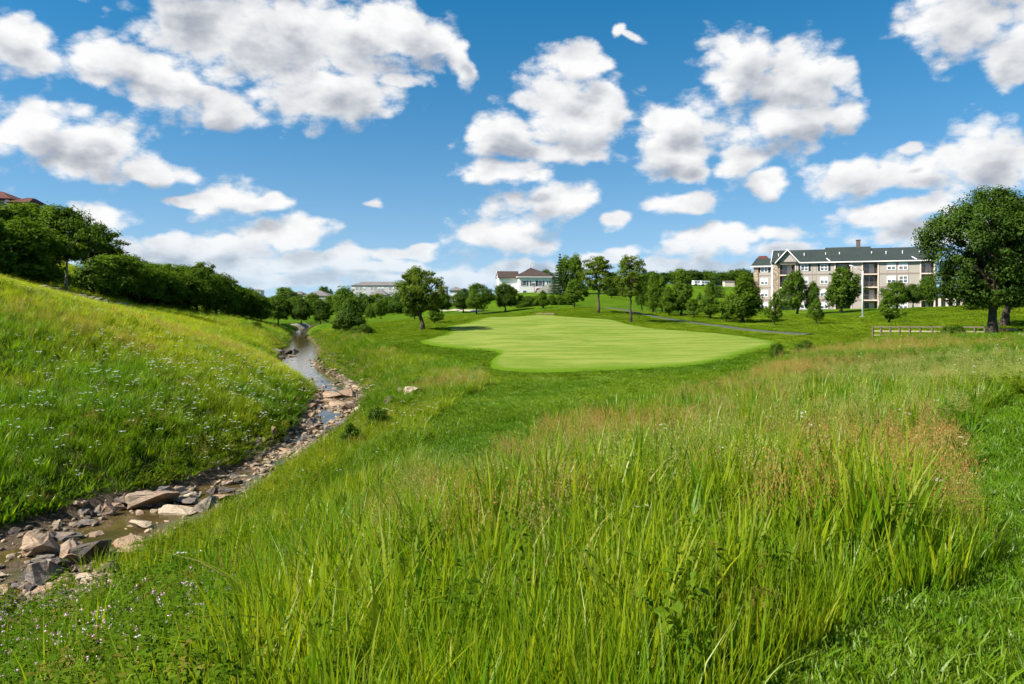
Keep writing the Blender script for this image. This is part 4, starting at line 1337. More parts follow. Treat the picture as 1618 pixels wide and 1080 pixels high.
# near right: tall broad blades
x, y, z, d, hw, sd = field_points(13000, 2.2, 18, 1.05)
zr = zone([(760, 1000, 2.2, 1), (1000, 960, 2.8, 1), (1250, 900, 3, 1), (600, 1000, 1.8, 1), (1150, 820, 3, .9), (1400, 860, 2.5, 1), (900, 880, 2, .7)], x, y)
lowleft = np.clip((-x / np.maximum(y, 2) - 0.36) / 0.12, 0, 1) * (y < 13)
keep = rg.random(len(x)) < np.clip(0.42 + 0.9 * zr, 0, 1) * (1 - 0.80 * lowleft)
x, y, z = x[keep], y[keep], z[keep]
s = 0.80 * rg.uniform(0.65, 1.25, len(x)) * (0.65 + 0.6 * fbm(x * 0.7, y * 0.7, 2, 12)) * np.clip(0.45 + y / 9, 0.45, 1.05)
e1 = mown_mask(x + 0.45, y, z) | mown_mask(x + 0.25, y - 0.35, z)
s = s * np.where(e1, 0.55, 1.0)
scatter('tall_grass', 'tall bright green grass blades filling the near foreground', 'blade', np.stack([x, y, z], 1), s, 0.26 + tints(x, y) + 0.20 * rg.normal(size=len(x)), 0.25 * (rg.random(len(x)) < 0.12), s * 0.9)
k = (rg.random(len(x)) < 0.22) & (y > 3.6) & ~e1
scatter('arching_grass', 'long arching grass leaves bending over in the foreground', 'arch', np.stack([x, y, z], 1)[k] + [0.05, 0.05, 0], s[k] * 1.08, tints(x[k], y[k]), 0.8 * (rg.random(k.sum()) < 0.10))

# meadow grass over all unmown ground, near to far
x, y, z, d, hw, sd = field_points(85000, 2.4, 125, 1.42)
zp, zr_, zd = zone(PALE, x, y), zone(RUST, x, y), zone(REED, x, y)
t_ = tints(x, y) + 0.12 * rg.normal(size=len(x)) - 0.35 * zd + 0.25 * (d > 9) * (x < -12) * np.clip((y - 22) / 15, 0, 1)
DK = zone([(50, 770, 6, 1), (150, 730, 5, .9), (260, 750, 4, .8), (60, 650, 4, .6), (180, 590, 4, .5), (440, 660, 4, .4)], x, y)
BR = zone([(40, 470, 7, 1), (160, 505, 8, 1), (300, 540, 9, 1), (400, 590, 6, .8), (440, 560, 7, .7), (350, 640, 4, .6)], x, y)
t_ = t_ - 0.55 * DK + 0.30 * BR  # besides plant variety, sunlit crest and shaded foot of the bank painted as tint
nk = (y > 8) | (rg.random(len(x)) < 0.22)
x, y, z, d, hw, sd, zp, zr_, zd, t_ = [q[nk] for q in (x, y, z, d, hw, sd, zp, zr_, zd, t_)]
t_ = t_ + 0.55 * (fbm(x * 0.35, y * 0.35, 3, 66) - 0.5)
edge = np.clip((d - hw - 0.2) / 1.6, 0.4, 1)
hgt = (0.36 + 0.62 * fbm(x * 0.25, y * 0.25, 3, 71) * (0.6 + 0.8 * fbm(x * 1.1, y * 1.1, 2, 72))) * edge * (1 + 0.35 * zd)
hgt = np.where((x < -0.36 * y) & (y < 13), hgt * 0.5, hgt)
hgt = hgt * np.where((sd > 0) & (y < 18.5), np.clip((d - hw) / 5, 0.35, 1), 1)
wid = np.clip(0.50 + y / 42, 0.5, 2.4)
hgt = hgt * np.clip(0.85 + y / 220, 0.85, 1.15)
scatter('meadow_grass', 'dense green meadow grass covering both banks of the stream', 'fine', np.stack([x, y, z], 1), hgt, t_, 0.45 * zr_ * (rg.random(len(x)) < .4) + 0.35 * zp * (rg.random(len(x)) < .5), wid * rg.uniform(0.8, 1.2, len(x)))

# reeds: tall dark green blades in clumps
x, y, z, d, hw, sd = field_points(40000, 8, 90, 1.3)
zd = zone(REED, x, y)
pr = np.clip(0.06 + 0.9 * zd + 0.55 * patch(x, y, 0.16, 91, 0.54, 0.72), 0, 1)
k = rg.random(len(x)) < pr * 0.5
x, y, z, zd = x[k], y[k], z[k], zd[k]
s = (0.50 + 0.45 * zd) * rg.uniform(0.7, 1.2, len(x))
scatter('reed_grass', 'clumps of taller darker reed grass in the meadow', 'blade', np.stack([x, y, z], 1), s, tints(x, y) * 0.7 - 0.1 + 0.1 * rg.normal(size=len(x)), np.zeros(len(x)), np.clip(0.8 + y / 45, 0.8, 2.0))

# seed heads: pale and rusty
x, y, z, d, hw, sd = field_points(60000, 5.0, 110, 1.35)
zp, zr_ = zone(PALE, x, y), zone(RUST, x, y)
n1 = patch(x, y, 0.22, 101, 0.45, 0.7)
kp = rg.random(len(x)) < np.clip(0.03 + 0.75 * zp + 0.12 * n1, 0, 1) * 0.50
kr = (~kp) & (rg.random(len(x)) < np.clip(0.012 + 0.95 * zr_ + 0.05 * patch(x, y, 0.3, 103, 0.55, 0.7), 0, 1) * 0.62)
for k, nm, lab, dr in ((kp, 'seeding_grass', 'pale straw-coloured seed heads of ripe grass over the meadow', 0.12), (kr, 'rusty_grass', 'patches of rust-brown seeding grass in the meadow', 1.0)):
    xx, yy, zz = x[k], y[k], z[k]
    s = rg.uniform(0.42, 0.82, len(xx)) * np.where((xx < -2) & (yy < 12), 0.7, 1)
    scatter(nm, lab, 'seed', np.stack([xx, yy, zz], 1), s, rg.uniform(0.1, 1.0, len(xx)), dr * rg.uniform(0.6, 1.0, len(xx)), s * np.clip(0.9 + yy / 40, 0.9, 2.4))

# white umbels
x, y, z, d, hw, sd = field_points(26000, 5, 80, 1.3)
zu = zone([(330, 610, 5, 1), (420, 600, 5, 1), (250, 640, 4, 1), (480, 590, 4, .8), (180, 640, 4, .7), (300, 680, 3, .8), (100, 660, 4, .5), (760, 595, 2.5, 1), (1150, 700, 3, .12), (1020, 740, 2, .12), (1440, 590, 3, .15), (660, 660, 2, .5)], x, y)
k = rg.random(len(x)) < np.clip(0.010 + 0.40 * zu, 0, 1)
x, y, z = x[k], y[k], z[k]
s = rg.uniform(0.45, 0.75, len(x)) * np.where(x < -8, 1.35, 1.0)
scatter('white_wildflowers', 'white lacy wildflower heads dotted over the banks', 'umbel', np.stack([x, y, z], 1), s, rg.random(len(x)), np.zeros(len(x)), s * np.clip(0.8 + y / 70, .8, 1.4), cat='wildflowers')

# broad-leaved weeds: lower left slope, stream edges, foot of the left bank
x, y, z, d, hw, sd = field_points(36000, 3, 45, 1.3)
ll = np.clip((-x / np.maximum(y, 2) - 0.34) / 0.12, 0, 1) * (y < 17)
st = np.exp(-np.clip(d - hw, 0, 9) / 1.3)
k = rg.random(len(x)) < np.clip(0.03 + 0.75 * ll + 0.45 * st + 0.60 * patch(x, y, 0.3, 111, 0.5, 0.65) * np.clip((y - 5) / 6, 0.12, 1), 0, 1) * 0.62
pinkz = zone([(200, 1030, 1.6, 1), (100, 1060, 1.6, 1), (60, 1000, 1.3, .8), (300, 1040, 1.0, .6)], x, y)
kpk = k & (rg.random(len(x)) < 0.42 * pinkz)
kw = k & ~kpk
for kk, nm, lab, kd in ((kw, 'weeds', 'low broad-leaved weeds on the near slope and along the stream', 'weed'), (kpk, 'pink_wildflowers', 'low weeds with small pink-white flowers in the lower left corner', 'pink')):
    xx, yy, zz = x[kk], y[kk], z[kk]
    s = rg.uniform(0.6, 1.15, len(xx))
    scatter(nm, lab, kd, np.stack([xx, yy, zz], 1), s, tints(xx, yy) * 0.8 - 0.25 * (xx < -14) + rg.normal(0, .15, len(xx)), 0.5 * (rg.random(len(xx)) < 0.06), s * np.clip(0.9 + yy / 40, .9, 1.8), cat='weeds')

# short turf on the mown strips near the viewer
x, y, z = candidates(60000, 1.6, 13, -0.9, 0.95, 1.4)
d, zw, hw, sd, sc = stream_d(x, y)
k = mown_mask(x, y, z) & (d > hw + 1)
x, y, z = x[k], y[k], z[k]
s = rg.uniform(0.7, 1.5, len(x)) * np.clip(0.9 + y / 50, .9, 1.3)
scatter('mown_turf', 'short mown turf in the right corner and before the green', 'turf', np.stack([x, y, z], 1), s, tints(x, y) * 0.7 + rg.normal(0, .15, len(x)), 0.6 * (rg.random(len(x)) < 0.05), s * np.clip(1 + y / 30, 1, 2.0), 0.2)

# longer-cut rough farther out, so that the lawns keep a nap of their own
x, y, z = candidates(110000, 12, 120, -0.6, 0.86, 1.3)
d, zw, hw, sd, sc = stream_d(x, y)
k = mown_mask(x, y, z) & (d > hw + 1) & ~inside(green_out, x, y)
pl = resample(np.array([hit(u, v, 50)[:2] for u, v in PATH_PX], float), 1.0)
k &= (np.abs(x[:, None] - pl[None, :, 0]) + np.abs(y[:, None] - pl[None, :, 1])).min(1) > 2.0
x, y, z = x[k], y[k], z[k]
s = rg.uniform(0.8, 1.6, len(x)) * np.clip(0.9 + y / 60, .9, 1.8)
scatter('rough_turf', 'mown rough lawn around the green and along the path', 'turf', np.stack([x, y, z], 1), s, 0.0 + 0.55 * np.clip((y - 48) / 22, 0, 1) + tints(x, y) * 0.7 + rg.normal(0, .15, len(x)), 0.4 * (rg.random(len(x)) < 0.04), np.clip(1.2 + y / 22, 1.2, 4.5), 0.1)  # lower tint nearer than the green: slope shade put into the turf colour

# ranker growth leaning over the near side of the stream
bx, by_ = [], []
for u, v, r, n in [(250, 878, .7, 110), (285, 868, .7, 120), (330, 862, .8, 150), (370, 842, .8, 150), (400, 815, .8, 170), (430, 790, .8, 170), (458, 768, .8, 170), (482, 748, .8, 170), (503, 730, .8, 150), (530, 712, .8, 130), (560, 690, .8, 120)]:
    p = hit(u, v); bx.append(rg.normal(p.x, r, n)); by_.append(rg.normal(p.y, r * 1.3, n))
x, y = np.concatenate(bx), np.concatenate(by_)
d, zw, hw, sd, sc = stream_d(x, y)
k = d > hw * 0.55
x, y = x[k], y[k]; z = ground(x, y)
kk = rg.random(len(x)) < 0.65
scatter('bank_grass', 'rank grass hanging over the near edge of the stream', 'fine', np.stack([x, y, z], 1)[kk], rg.uniform(0.6, 1.15, kk.sum()), 0.25 + tints(x[kk], y[kk]) + 0.12 * rg.normal(size=kk.sum()), 0.3 * (rg.random(kk.sum()) < .15), rg.uniform(0.9, 1.3, kk.sum()))
scatter('bank_weeds', 'leafy weeds hanging over the near edge of the stream', 'weed', np.stack([x, y, z], 1)[~kk], rg.uniform(0.8, 1.35, (~kk).sum()), tints(x[~kk], y[~kk]) * 0.8, np.zeros((~kk).sum()), rg.uniform(1.0, 1.5, (~kk).sum()), cat='weeds')
# ------------------------------------------------------------------ rocks
def rock_mat(name, a, b, c_, d_):
    m, nt = mat(name)
    tcn = nt.n('ShaderNodeTexCoord'); oi = nt.n('ShaderNodeObjectInfo')
    off = nt.v('ADD', tcn.outputs['Object'], nt.v('SCALE', oi.outputs['Location'], scale=1.7))
    f1 = nt.noise(off, 1.6, 5, 0.6); f2 = nt.noise(off, 7.0, 6, 0.7); f3 = nt.noise(nt.v('MULTIPLY', off, (1, 1, 4)), 5.0, 4, 0.6)
    base = nt.mix(oi.outputs['Random'], a, b)
    c = nt.mix(nt.rng(f1, 0.4, 0.65), base, c_)
    c = nt.mix(nt.rng(f2, 0.45, 0.72, 0, 0.75), c, d_)
    c = nt.mix(nt.rng(f3, 0.52, 0.7, 0, 0.5), c, (0.06, 0.052, 0.045))
    out(nt, bsdf(nt, c, 0.85, 0.25, nt.m('ADD', f2, nt.m('MULTIPLY', f3, 0.6)), 0.9, 0.06))
    return m


M['rock_tan'] = rock_mat('limestone_tan', (0.38, 0.26, 0.16), (0.27, 0.205, 0.15), (0.32, 0.195, 0.115), (0.16, 0.125, 0.095))
M['rock_grey'] = rock_mat('limestone_grey', (0.19, 0.17, 0.15), (0.13, 0.12, 0.11), (0.22, 0.165, 0.12), (0.085, 0.078, 0.072))
M['rock_dark'] = rock_mat('stone_dark', (0.085, 0.075, 0.070), (0.12, 0.10, 0.085), (0.10, 0.075, 0.055), (0.045, 0.042, 0.040))
M['rock_pale'] = rock_mat('limestone_pale', (0.44, 0.35, 0.24), (0.38, 0.30, 0.21), (0.48, 0.38, 0.26), (0.28, 0.22, 0.16))


def rock_mesh(seed, cuts=2, blocky=0.6, rough=0.05):
    rs = np.random.RandomState(seed)
    n = rs.randint(11, 17)
    p = rs.normal(size=(n, 3)); p /= np.linalg.norm(p, axis=1)[:, None]
    q = np.clip(p * 1.5, -0.9, 0.9)
    p = (1 - blocky) * p + blocky * q
    p *= np.array([1.0, 1.0, 1.0]) * rs.uniform(0.82, 1.1, (n, 1))
    bm = bmesh.new()
    for v in p: bm.verts.new(v)
    bmesh.ops.convex_hull(bm, input=bm.verts)
    for v in [v for v in bm.verts if not v.link_faces]: bm.verts.remove(v)
    bmesh.ops.bevel(bm, geom=bm.edges[:], offset=0.06, segments=1, affect='EDGES', profile=0.6)
    bmesh.ops.triangulate(bm, faces=bm.faces)
    if cuts:
        bmesh.ops.subdivide_edges(bm, edges=[e for e in bm.edges if e.calc_length() > 0.35], cuts=1, use_grid_fill=True)
        bmesh.ops.triangulate(bm, faces=bm.faces)
    for v in bm.verts:
        v.co += Vector(rs.normal(0, rough, 3)) * 0.6 + v.co.normalized() * rs.normal(0, rough * 0.6)
    # normalise to a unit box on z = 0
    co = np.array([v.co for v in bm.verts]); lo, hi = co.min(0), co.max(0)
    for v in bm.verts:
        v.co = Vector(((v.co.x - (lo[0] + hi[0]) / 2) / (hi[0] - lo[0]), (v.co.y - (lo[1] + hi[1]) / 2) / (hi[1] - lo[1]), (v.co.z - lo[2]) / (hi[2] - lo[2])))
    me = bpy.data.meshes.new('rock')
    bm.to_mesh(me); bm.free()
    return me


RM = {k: [rock_mesh(100 + i) for i in range(9)] for k in ('tan', 'grey', 'dark', 'pale')}
for k, l in RM.items():
    for i, me_ in enumerate(l):
        me_.materials.append(M['rock_' + k])
rr_ = random.Random(21)


def put_rock(name, label, col, u, vb, wpx, hpx, tilt=0.0, dep=0.8, group=None, cat='rock', rz=None, ymin=10, sink=0.16):
    p = hit(u, vb - 0.12 * hpx, ymin)
    w_ = wpx / FPX * p.y; h = max(0.05, hpx / FPX * p.y * 0.82)
    o = link(name, rr_.choice(RM[col]), None, None)
    o.scale = (w_, w_ * dep, h * (1 + sink))
    o.location = p + Vector((0, w_ * dep * 0.3, -h * sink - 0.02))
    o.rotation_euler = (rr_.uniform(-.1, .1), tilt, rz if rz is not None else rr_.uniform(-0.5, 0.5))
    tag(o, label, cat, group)
    return o


def Z8(x, y): return x / 3.371, 700 + y / 3.371      # from the enlarged near bend


NEAR = [  # centre x, bottom y, width, height in the enlargement; colour; tilt; label
    (190, 622, 172, 132, 'tan', -0.12, 'largest tan boulder with a slanting flat top at the left of the near bend'),
    (195, 772, 145, 135, 'grey', 0.05, 'big dark grey rounded boulder in the lower left, below the tan boulder'),
    (505, 388, 78, 68, 'grey', 0.0, 'reddish grey block standing left of the tilted tan block'),
    (550, 412, 82, 92, 'tan', 0.45, 'tan block tilted on edge beside the water of the near bend'),
    (618, 368, 62, 46, 'tan', -0.1, 'small tan block between the tilted block and the wide slab'),
    (772, 368, 225, 95, 'tan', 0.02, 'widest flat-faced slab at the far side of the near bend'),
    (945, 398, 205, 58, 'pale', -0.04, 'pale sunlit flat slab right of the wide slab'),
    (440, 392, 62, 46, 'grey', -0.35, 'small pale grey stone leaning left of the reddish block'),
    (735, 478, 112, 56, 'pale', 0.05, 'pale tan stone by the grass in the middle of the near bend'),
    (690, 652, 185, 95, 'tan', -0.28, 'sloping orange tan slab half in the grass at the near side'),
    (470, 652, 165, 112, 'dark', -0.2, 'dark craggy boulder in the middle of the near rubble heap'),
    (305, 612, 165, 78, 'tan', -0.15, 'long tan slab right behind the largest boulder'),
    (490, 528, 92, 46, 'tan', 0.08, 'flat tan block on top of the near rubble heap'),
    (345, 535, 120, 48, 'grey', -0.05, 'low grey slab just right of the largest boulder, beside the water'),
    (350, 665, 84, 92, 'tan', 0.2, 'upright tan rock between the dark craggy boulder and the slab'),
    (292, 712, 82, 92, 'dark', 0.15, 'dark brown rock touching the big grey rounded boulder'),
    (345, 765, 95, 58, 'tan', -0.25, 'small wedge-shaped tan rock in front of the near heap'),
    (440, 775, 125, 72, 'pale', -0.12, 'flat pale rock at the front of the near heap by the sand'),
    (552, 705, 95, 76, 'dark', 0.1, 'black shaded rock below the sloping orange slab'),
    (1082, 355, 115, 72, 'grey', 0.05, 'grey block at the right end of the near bend'),
    (1168, 322, 100, 42, 'tan', 0.0, 'tan stone behind the grey block at the right end of the bend'),
    (1110, 288, 92, 52, 'dark', -0.05, 'dark flat stone at the edge of the brown pool'),
    (1202, 278, 95, 36, 'dark', 0.03, 'thin dark slab lying in the brown pool'),
    (1165, 390, 85, 56, 'grey', 0.1, 'grey stone against the tall grass right of the pale slab'),
    (680, 558, 165, 52, 'tan', -0.12, 'broad low slab above the sloping orange slab'),
    (962, 334, 135, 30, 'grey', 0.0, 'thin grey ledge behind the pale sunlit slab'),
    (412, 592, 62, 42, 'tan', 0.1, 'small reddish rock on the near heap beside the tan slab'),
    (285, 528, 42, 58, 'dark', -0.1, 'small dark upright rock touching the largest boulder'),
    (160, 806, 62, 50, 'dark', 0.0, 'small dark rock below the big grey rounded boulder'),
    (92, 795, 75, 52, 'grey', 0.0, 'low mossy rock at the left picture edge, lowest of the heap'),
    (585, 470, 60, 26, 'dark', 0.0, 'dark stone sitting in the riffle of the near bend'),
    (430, 442, 90, 22, 'grey', 0.0, 'thin wet slab at the water left of the riffle'),
    (500, 500, 110, 24, 'dark', -0.1, 'flat dark ledge crossing the water of the near bend'),
    (640, 310, 70, 40, 'grey', 0.0, 'grey stone at the foot of the grassy bank left of the wide slab'),
    (1120, 425, 50, 50, 'tan', 0.2, 'small tan rock standing in the grass edge below the grey block'),
    (1010, 440, 70, 34, 'tan', 0.0, 'tan stone just below the pale sunlit slab'),
]
for cx, by, w_, h_, col, tl, lab in NEAR:
    u, v = Z8(cx, by)
    put_rock('boulder' if w_ > 100 else 'rock', lab, col, u, v, w_ / 3.371 * 1.18, h_ / 3.371 * 1.15, tl)


def Z7(x, y): return 400 + x / 4.045, 520 + y / 4.045


MID = [
    (600, 452, 115, 72, 'tan', 0.1, 'big tan rock at the top of the mid-stream rubble'), (505, 446, 150, 55, 'tan', -0.05, 'wide tan slab left of the big rock in the mid-stream rubble'),
    (430, 388, 85, 30, 'grey', 0.0, 'thin grey slab at the far left of the mid-stream rubble'), (660, 392, 66, 42, 'pale', 0.0, 'pale block at the far right of the mid-stream rubble'),
    (712, 462, 95, 48, 'grey', 0.05, 'grey slab against the shrubs right of the mid-stream rubble'), (540, 502, 135, 50, 'tan', -0.08, 'tan slab in the middle of the mid-stream rubble'),
    (605, 525, 115, 66, 'tan', 0.15, 'sloping tan rock facing the viewer in the mid-stream rubble'), (545, 625, 92, 84, 'grey', 0.5, 'tilted grey slab leaning by the shrub above the white pool'),
    (380, 625, 76, 70, 'grey', -0.3, 'grey rock leaning at the foot of the left bank'), (372, 660, 60, 46, 'tan', 0.1, 'tan stone just below the leaning grey rock'),
    (470, 662, 62, 52, 'grey', 0.0, 'grey stone between the leaning rock and the tilted slab'), (332, 725, 72, 66, 'grey', 0.2, 'grey pointed stone beside the white pool'),
    (188, 718, 72, 36, 'pale', -0.1, 'pale flat stone on the gravel left of the white pool'), (300, 750, 56, 40, 'tan', 0.0, 'tan pebble-like rock on the gravel before the pool'),
    (1010, 445, 120, 84, 'pale', 0.15, 'pale rock on the grassy slope right of the stream'), (955, 420, 76, 56, 'grey', -0.1, 'grey rock touching the pale rock on the right slope'),
    (870, 505, 90, 84, 'dark', 0.1, 'brown rock half hidden in weeds on the right slope'), (905, 556, 66, 46, 'tan', -0.1, 'small pinkish rock below the brown rock on the right slope'),
    (645, 765, 95, 80, 'dark', 0.0, 'black rock under the low shrub by the white pool'), (540, 545, 56, 24, 'pale', 0.0, 'small flat pale stone below the mid-stream rubble'),
    (125, 700, 40, 84, 'tan', 0.1, 'narrow upright stone set in the cut of the left bank'), (30, 745, 60, 42, 'dark', 0.0, 'dark stone in the earth cut of the left bank'),
    (60, 805, 60, 40, 'grey', 0.1, 'grey stone at the foot of the earth cut'), (180, 820, 66, 22, 'grey', 0.0, 'thin stone lying in the shallow brown water'),
    (200, 800, 110, 36, 'tan', 0.0, 'broad brown gravelly rock in the shallow water'),
]
for cx, by, w_, h_, col, tl, lab in MID:
    u, v = Z7(cx, by)
    put_rock('rock', lab, col, u, v, w_ / 4.045, h_ / 4.045, tl, ymin=18)

# loose stones in the bed, too alike to tell apart
def strew(n, s0, s1, label, group, cols, wmin, wmax, lo=0.15, hi=1.15):
    k = 0
    while k < n:
        j = rr_.randrange(len(SP))
        y = SP[j, 1]
        if not (s0 < y < s1): continue
        tg_ = SP[min(j + 1, len(SP) - 1), :2] - SP[max(j - 1, 0), :2]; tg_ = tg_ / np.hypot(*tg_); nn = np.array([tg_[1], -tg_[0]])
        o_ = rr_.choice((-1, 1)) * rr_.uniform(lo, hi) * SP[j, 3]
        if abs(o_) > 1.1 * SP[j, 3]: o_ = abs(o_)
        xx, yy = SP[j, 0] + nn[0] * o_, SP[j, 1] + nn[1] * o_
        w_ = rr_.uniform(wmin, wmax) * (0.7 + 0.6 * rr_.random() ** 3)
        col = rr_.choice(cols)
        o = link('stone', rr_.choice(RM[col]), None, None)
        big = 'larger' if w_ > (wmin + wmax) / 2 else 'smaller'
        h = w_ * rr_.uniform(0.28, 0.62)
        o.scale = (w_, w_ * rr_.uniform(0.6, 1.0), h)
        o.location = (xx, yy, gz(xx, yy) - 0.3 * h)
        o.rotation_euler = (rr_.uniform(-.15, .15), rr_.uniform(-.2, .2), rr_.uniform(0, 6.28))
        tag(o, label.replace('COL', f"{big} {dict(tan='tan', grey='grey', dark='dark', pale='pale')[col]}"), 'stone', group); k += 1


strew(95, 13, 24, 'COL loose stone in the rubble of the near stream bend', 'loose stones of the near bend', ['tan', 'grey', 'tan', 'dark', 'pale'], 0.22, 0.70, 0.1, 1.9)
strew(70, 24, 36, 'COL loose stone on the gravel beside the brown and white pools', 'loose stones by the pools', ['tan', 'grey', 'tan', 'pale'], 0.2, 0.62)
strew(80, 36, 58, 'COL loose stone in the mid-stream rubble', 'loose stones of the mid-stream rubble', ['tan', 'tan', 'grey', 'pale'], 0.3, 1.0, 0.1, 1.25)
strew(26, 58, 84, 'COL stone at the margin of the far white stretch of the stream', 'stones along the far stretch', ['grey', 'dark', 'tan'], 0.35, 0.8, 0.9, 1.25)
for i, (u, v, w_, h_) in enumerate([(440, 560, 16, 11), (452, 563, 18, 12), (463, 560, 16, 10), (446, 568, 14, 8), (462, 567, 18, 9), (432, 557, 12, 8)]):
    put_rock('rock', f'dark rock in the heap left of the far white water, {ORD[i]} of six', 'dark' if i % 2 else 'grey', u, v, w_, h_, ymin=50, group='heap left of the far white water')
# ledge of dark stones on the left hill below the wood
LEDGE = [(72, 452, 60), (88, 456, 61), (104, 461, 62), (116, 465, 63), (128, 466, 64), (142, 470, 66), (156, 472, 68), (170, 474, 70), (184, 477, 72), (198, 479, 74)]
for i, (u, v, y) in enumerate(LEDGE):
    x = (u - CU) / FPX * y; zt = EYE + (CV - v) / FPX * y
    g0 = gz(x, y); h = max(0.5, zt - g0 + 0.35)
    o = link('rock', RM['dark' if i % 3 else 'grey'][i % 9]); o.scale = (1.3, 0.9, min(h, 1.4)); o.location = (x, y, g0 - 0.2); o.rotation_euler = (0.05, 0.1 * (i % 3 - 1), 0.7 * i)
    tag(o, f'dark ledge stone under the left wood, {ORD[i]} from the left', 'rock', 'stone ledge under the left wood')

# gravel: uncountable
rs = np.random.RandomState(44)
N = 9000
j = rs.randint(0, len(SP), N); j = j[(SP[j, 1] > 10) & (SP[j, 1] < 75)]
tgv = np.gradient(SP[:, :2], axis=0); tgv /= np.linalg.norm(tgv, axis=1)[:, None]
off = rs.uniform(-1.25, 1.25, len(j)) * SP[j, 3]
gx = SP[j, 0] + tgv[j, 1] * off + rs.normal(0, .2, len(j)); gy = SP[j, 1] - tgv[j, 0] * off + rs.normal(0, .2, len(j))
ez = [(Z8(940, 610), 0.9, 700), (Z8(1310, 530), 0.8, 500), (Z8(330, 830), 1.0, 700), (Z7(260, 780), 1.2, 500)]
for (uv, r, n) in ez:
    p = hit(*uv); gx = np.concatenate([gx, rs.normal(p.x, r * .6, n)]); gy = np.concatenate([gy, rs.normal(p.y, r * .9, n)])
gzz = ground(gx, gy)
sz = rs.uniform(0.02, 0.085, len(gx)) * np.clip(0.8 + gy / 45, .8, 1.8)
oct_ = np.array([(1, 0, 0), (-1, 0, 0), (0, 1, 0), (0, -1, 0), (0, 0, .7), (0, 0, -.7)], float)
of = np.array([(0, 2, 4), (2, 1, 4), (1, 3, 4), (3, 0, 4), (2, 0, 5), (1, 2, 5), (3, 1, 5), (0, 3, 5)])
V = (oct_[None] * rs.uniform(.5, 1.3, (len(gx), 6, 1)) + rs.normal(0, .15, (len(gx), 6, 3))) * sz[:, None, None] + np.stack([gx, gy, gzz + sz * 0.3], 1)[:, None]
F = (of[None] + 6 * np.arange(len(gx))[:, None, None]).reshape(-1, 3)
m, nt = mat('gravel'); M['gravel'] = m
tt_ = attr(nt, 'tint')
out(nt, bsdf(nt, nt.mix(tt_, (0.10, 0.078, 0.054), (0.33, 0.25, 0.17)), 0.9, 0.2))
base_r = [rock_mesh(300 + i, 0) for i in range(5)]
RV, RF, RT = [], [], []; nb = 0
rub = [k for k in rs.randint(0, len(gx), 3400)]
for k in rub:
    b_ = base_r[rs.randint(5)]
    co = np.empty(len(b_.vertices) * 3); b_.vertices.foreach_get('co', co); co = co.reshape(-1, 3)
    w_ = rs.uniform(0.08, 0.24) * (0.8 + gy[k] / 60); a_ = rs.uniform(0, 6.28)
    q = co * [w_, w_ * rs.uniform(.6, 1), w_ * rs.uniform(.3, .65)]
    q = np.stack([q[:, 0] * math.cos(a_) - q[:, 1] * math.sin(a_), q[:, 0] * math.sin(a_) + q[:, 1] * math.cos(a_), q[:, 2]], 1)
    jx, jy = gx[k] + rs.normal(0, .15), gy[k] + rs.normal(0, .15)
    RV.append(q + [jx, jy, 0]); RT.append(np.full(len(q), rs.random() ** 1.5)); RF.append(np.array([p_.vertices[:] for p_ in b_.polygons]) + nb); nb += len(q)
RV = np.concatenate(RV); cnt = [len(t) for t in RT]
first = np.cumsum([0] + cnt[:-1])
cx2 = np.array([RV[f0:f0 + c0, :2].mean(0) for f0, c0 in zip(first, cnt)])
RV[:, 2] += np.repeat(ground(cx2[:, 0], cx2[:, 1]) - 0.02, cnt)
o = link('rubble', mk_mesh('rubble', RV, np.concatenate(RF), {'tint': np.concatenate(RT)}, False, M['gravel']))
tag(o, 'broken stone rubble strewn between the larger rocks of the stream', 'rubble', None, 'stuff')
o = link('gravel', mk_mesh('gravel', V.reshape(-1, 3), F, {'tint': np.repeat(rs.random(len(gx)), 6)}, False, M['gravel']))
tag(o, 'brown gravel and broken stone in the stream bed', 'gravel', None, 'stuff')
# ------------------------------------------------------------------ buildings
m, nt = mat('tan_siding'); M['siding'] = m
tcn = nt.n('ShaderNodeTexCoord'); sx = nt.n('ShaderNodeSeparateXYZ'); nt.put(sx.inputs[0], tcn.outputs['Object'])
lap = nt.m('FRACT', nt.m('MULTIPLY', sx.outputs['Z'], 5.2))
f = nt.noise(tcn.outputs['Object'], 0.8, 5, 0.6)
c = nt.mix(f, (0.295, 0.262, 0.232), (0.36, 0.322, 0.288))
out(nt, bsdf(nt, c, 0.75, 0.2, lap, 0.5, 0.03))
m, nt = mat('white_siding'); M['wsiding'] = m
tcn = nt.n('ShaderNodeTexCoord'); sx = nt.n('ShaderNodeSeparateXYZ'); nt.put(sx.inputs[0], tcn.outputs['Object'])
lap = nt.m('FRACT', nt.m('MULTIPLY', sx.outputs['Z'], 5.2))
f = nt.noise(tcn.outputs['Object'], 0.5, 5, 0.6)
out(nt, bsdf(nt, nt.mix(f, (0.72, 0.71, 0.69), (0.80, 0.79, 0.77)), 0.6, 0.3, lap, 0.4, 0.03))


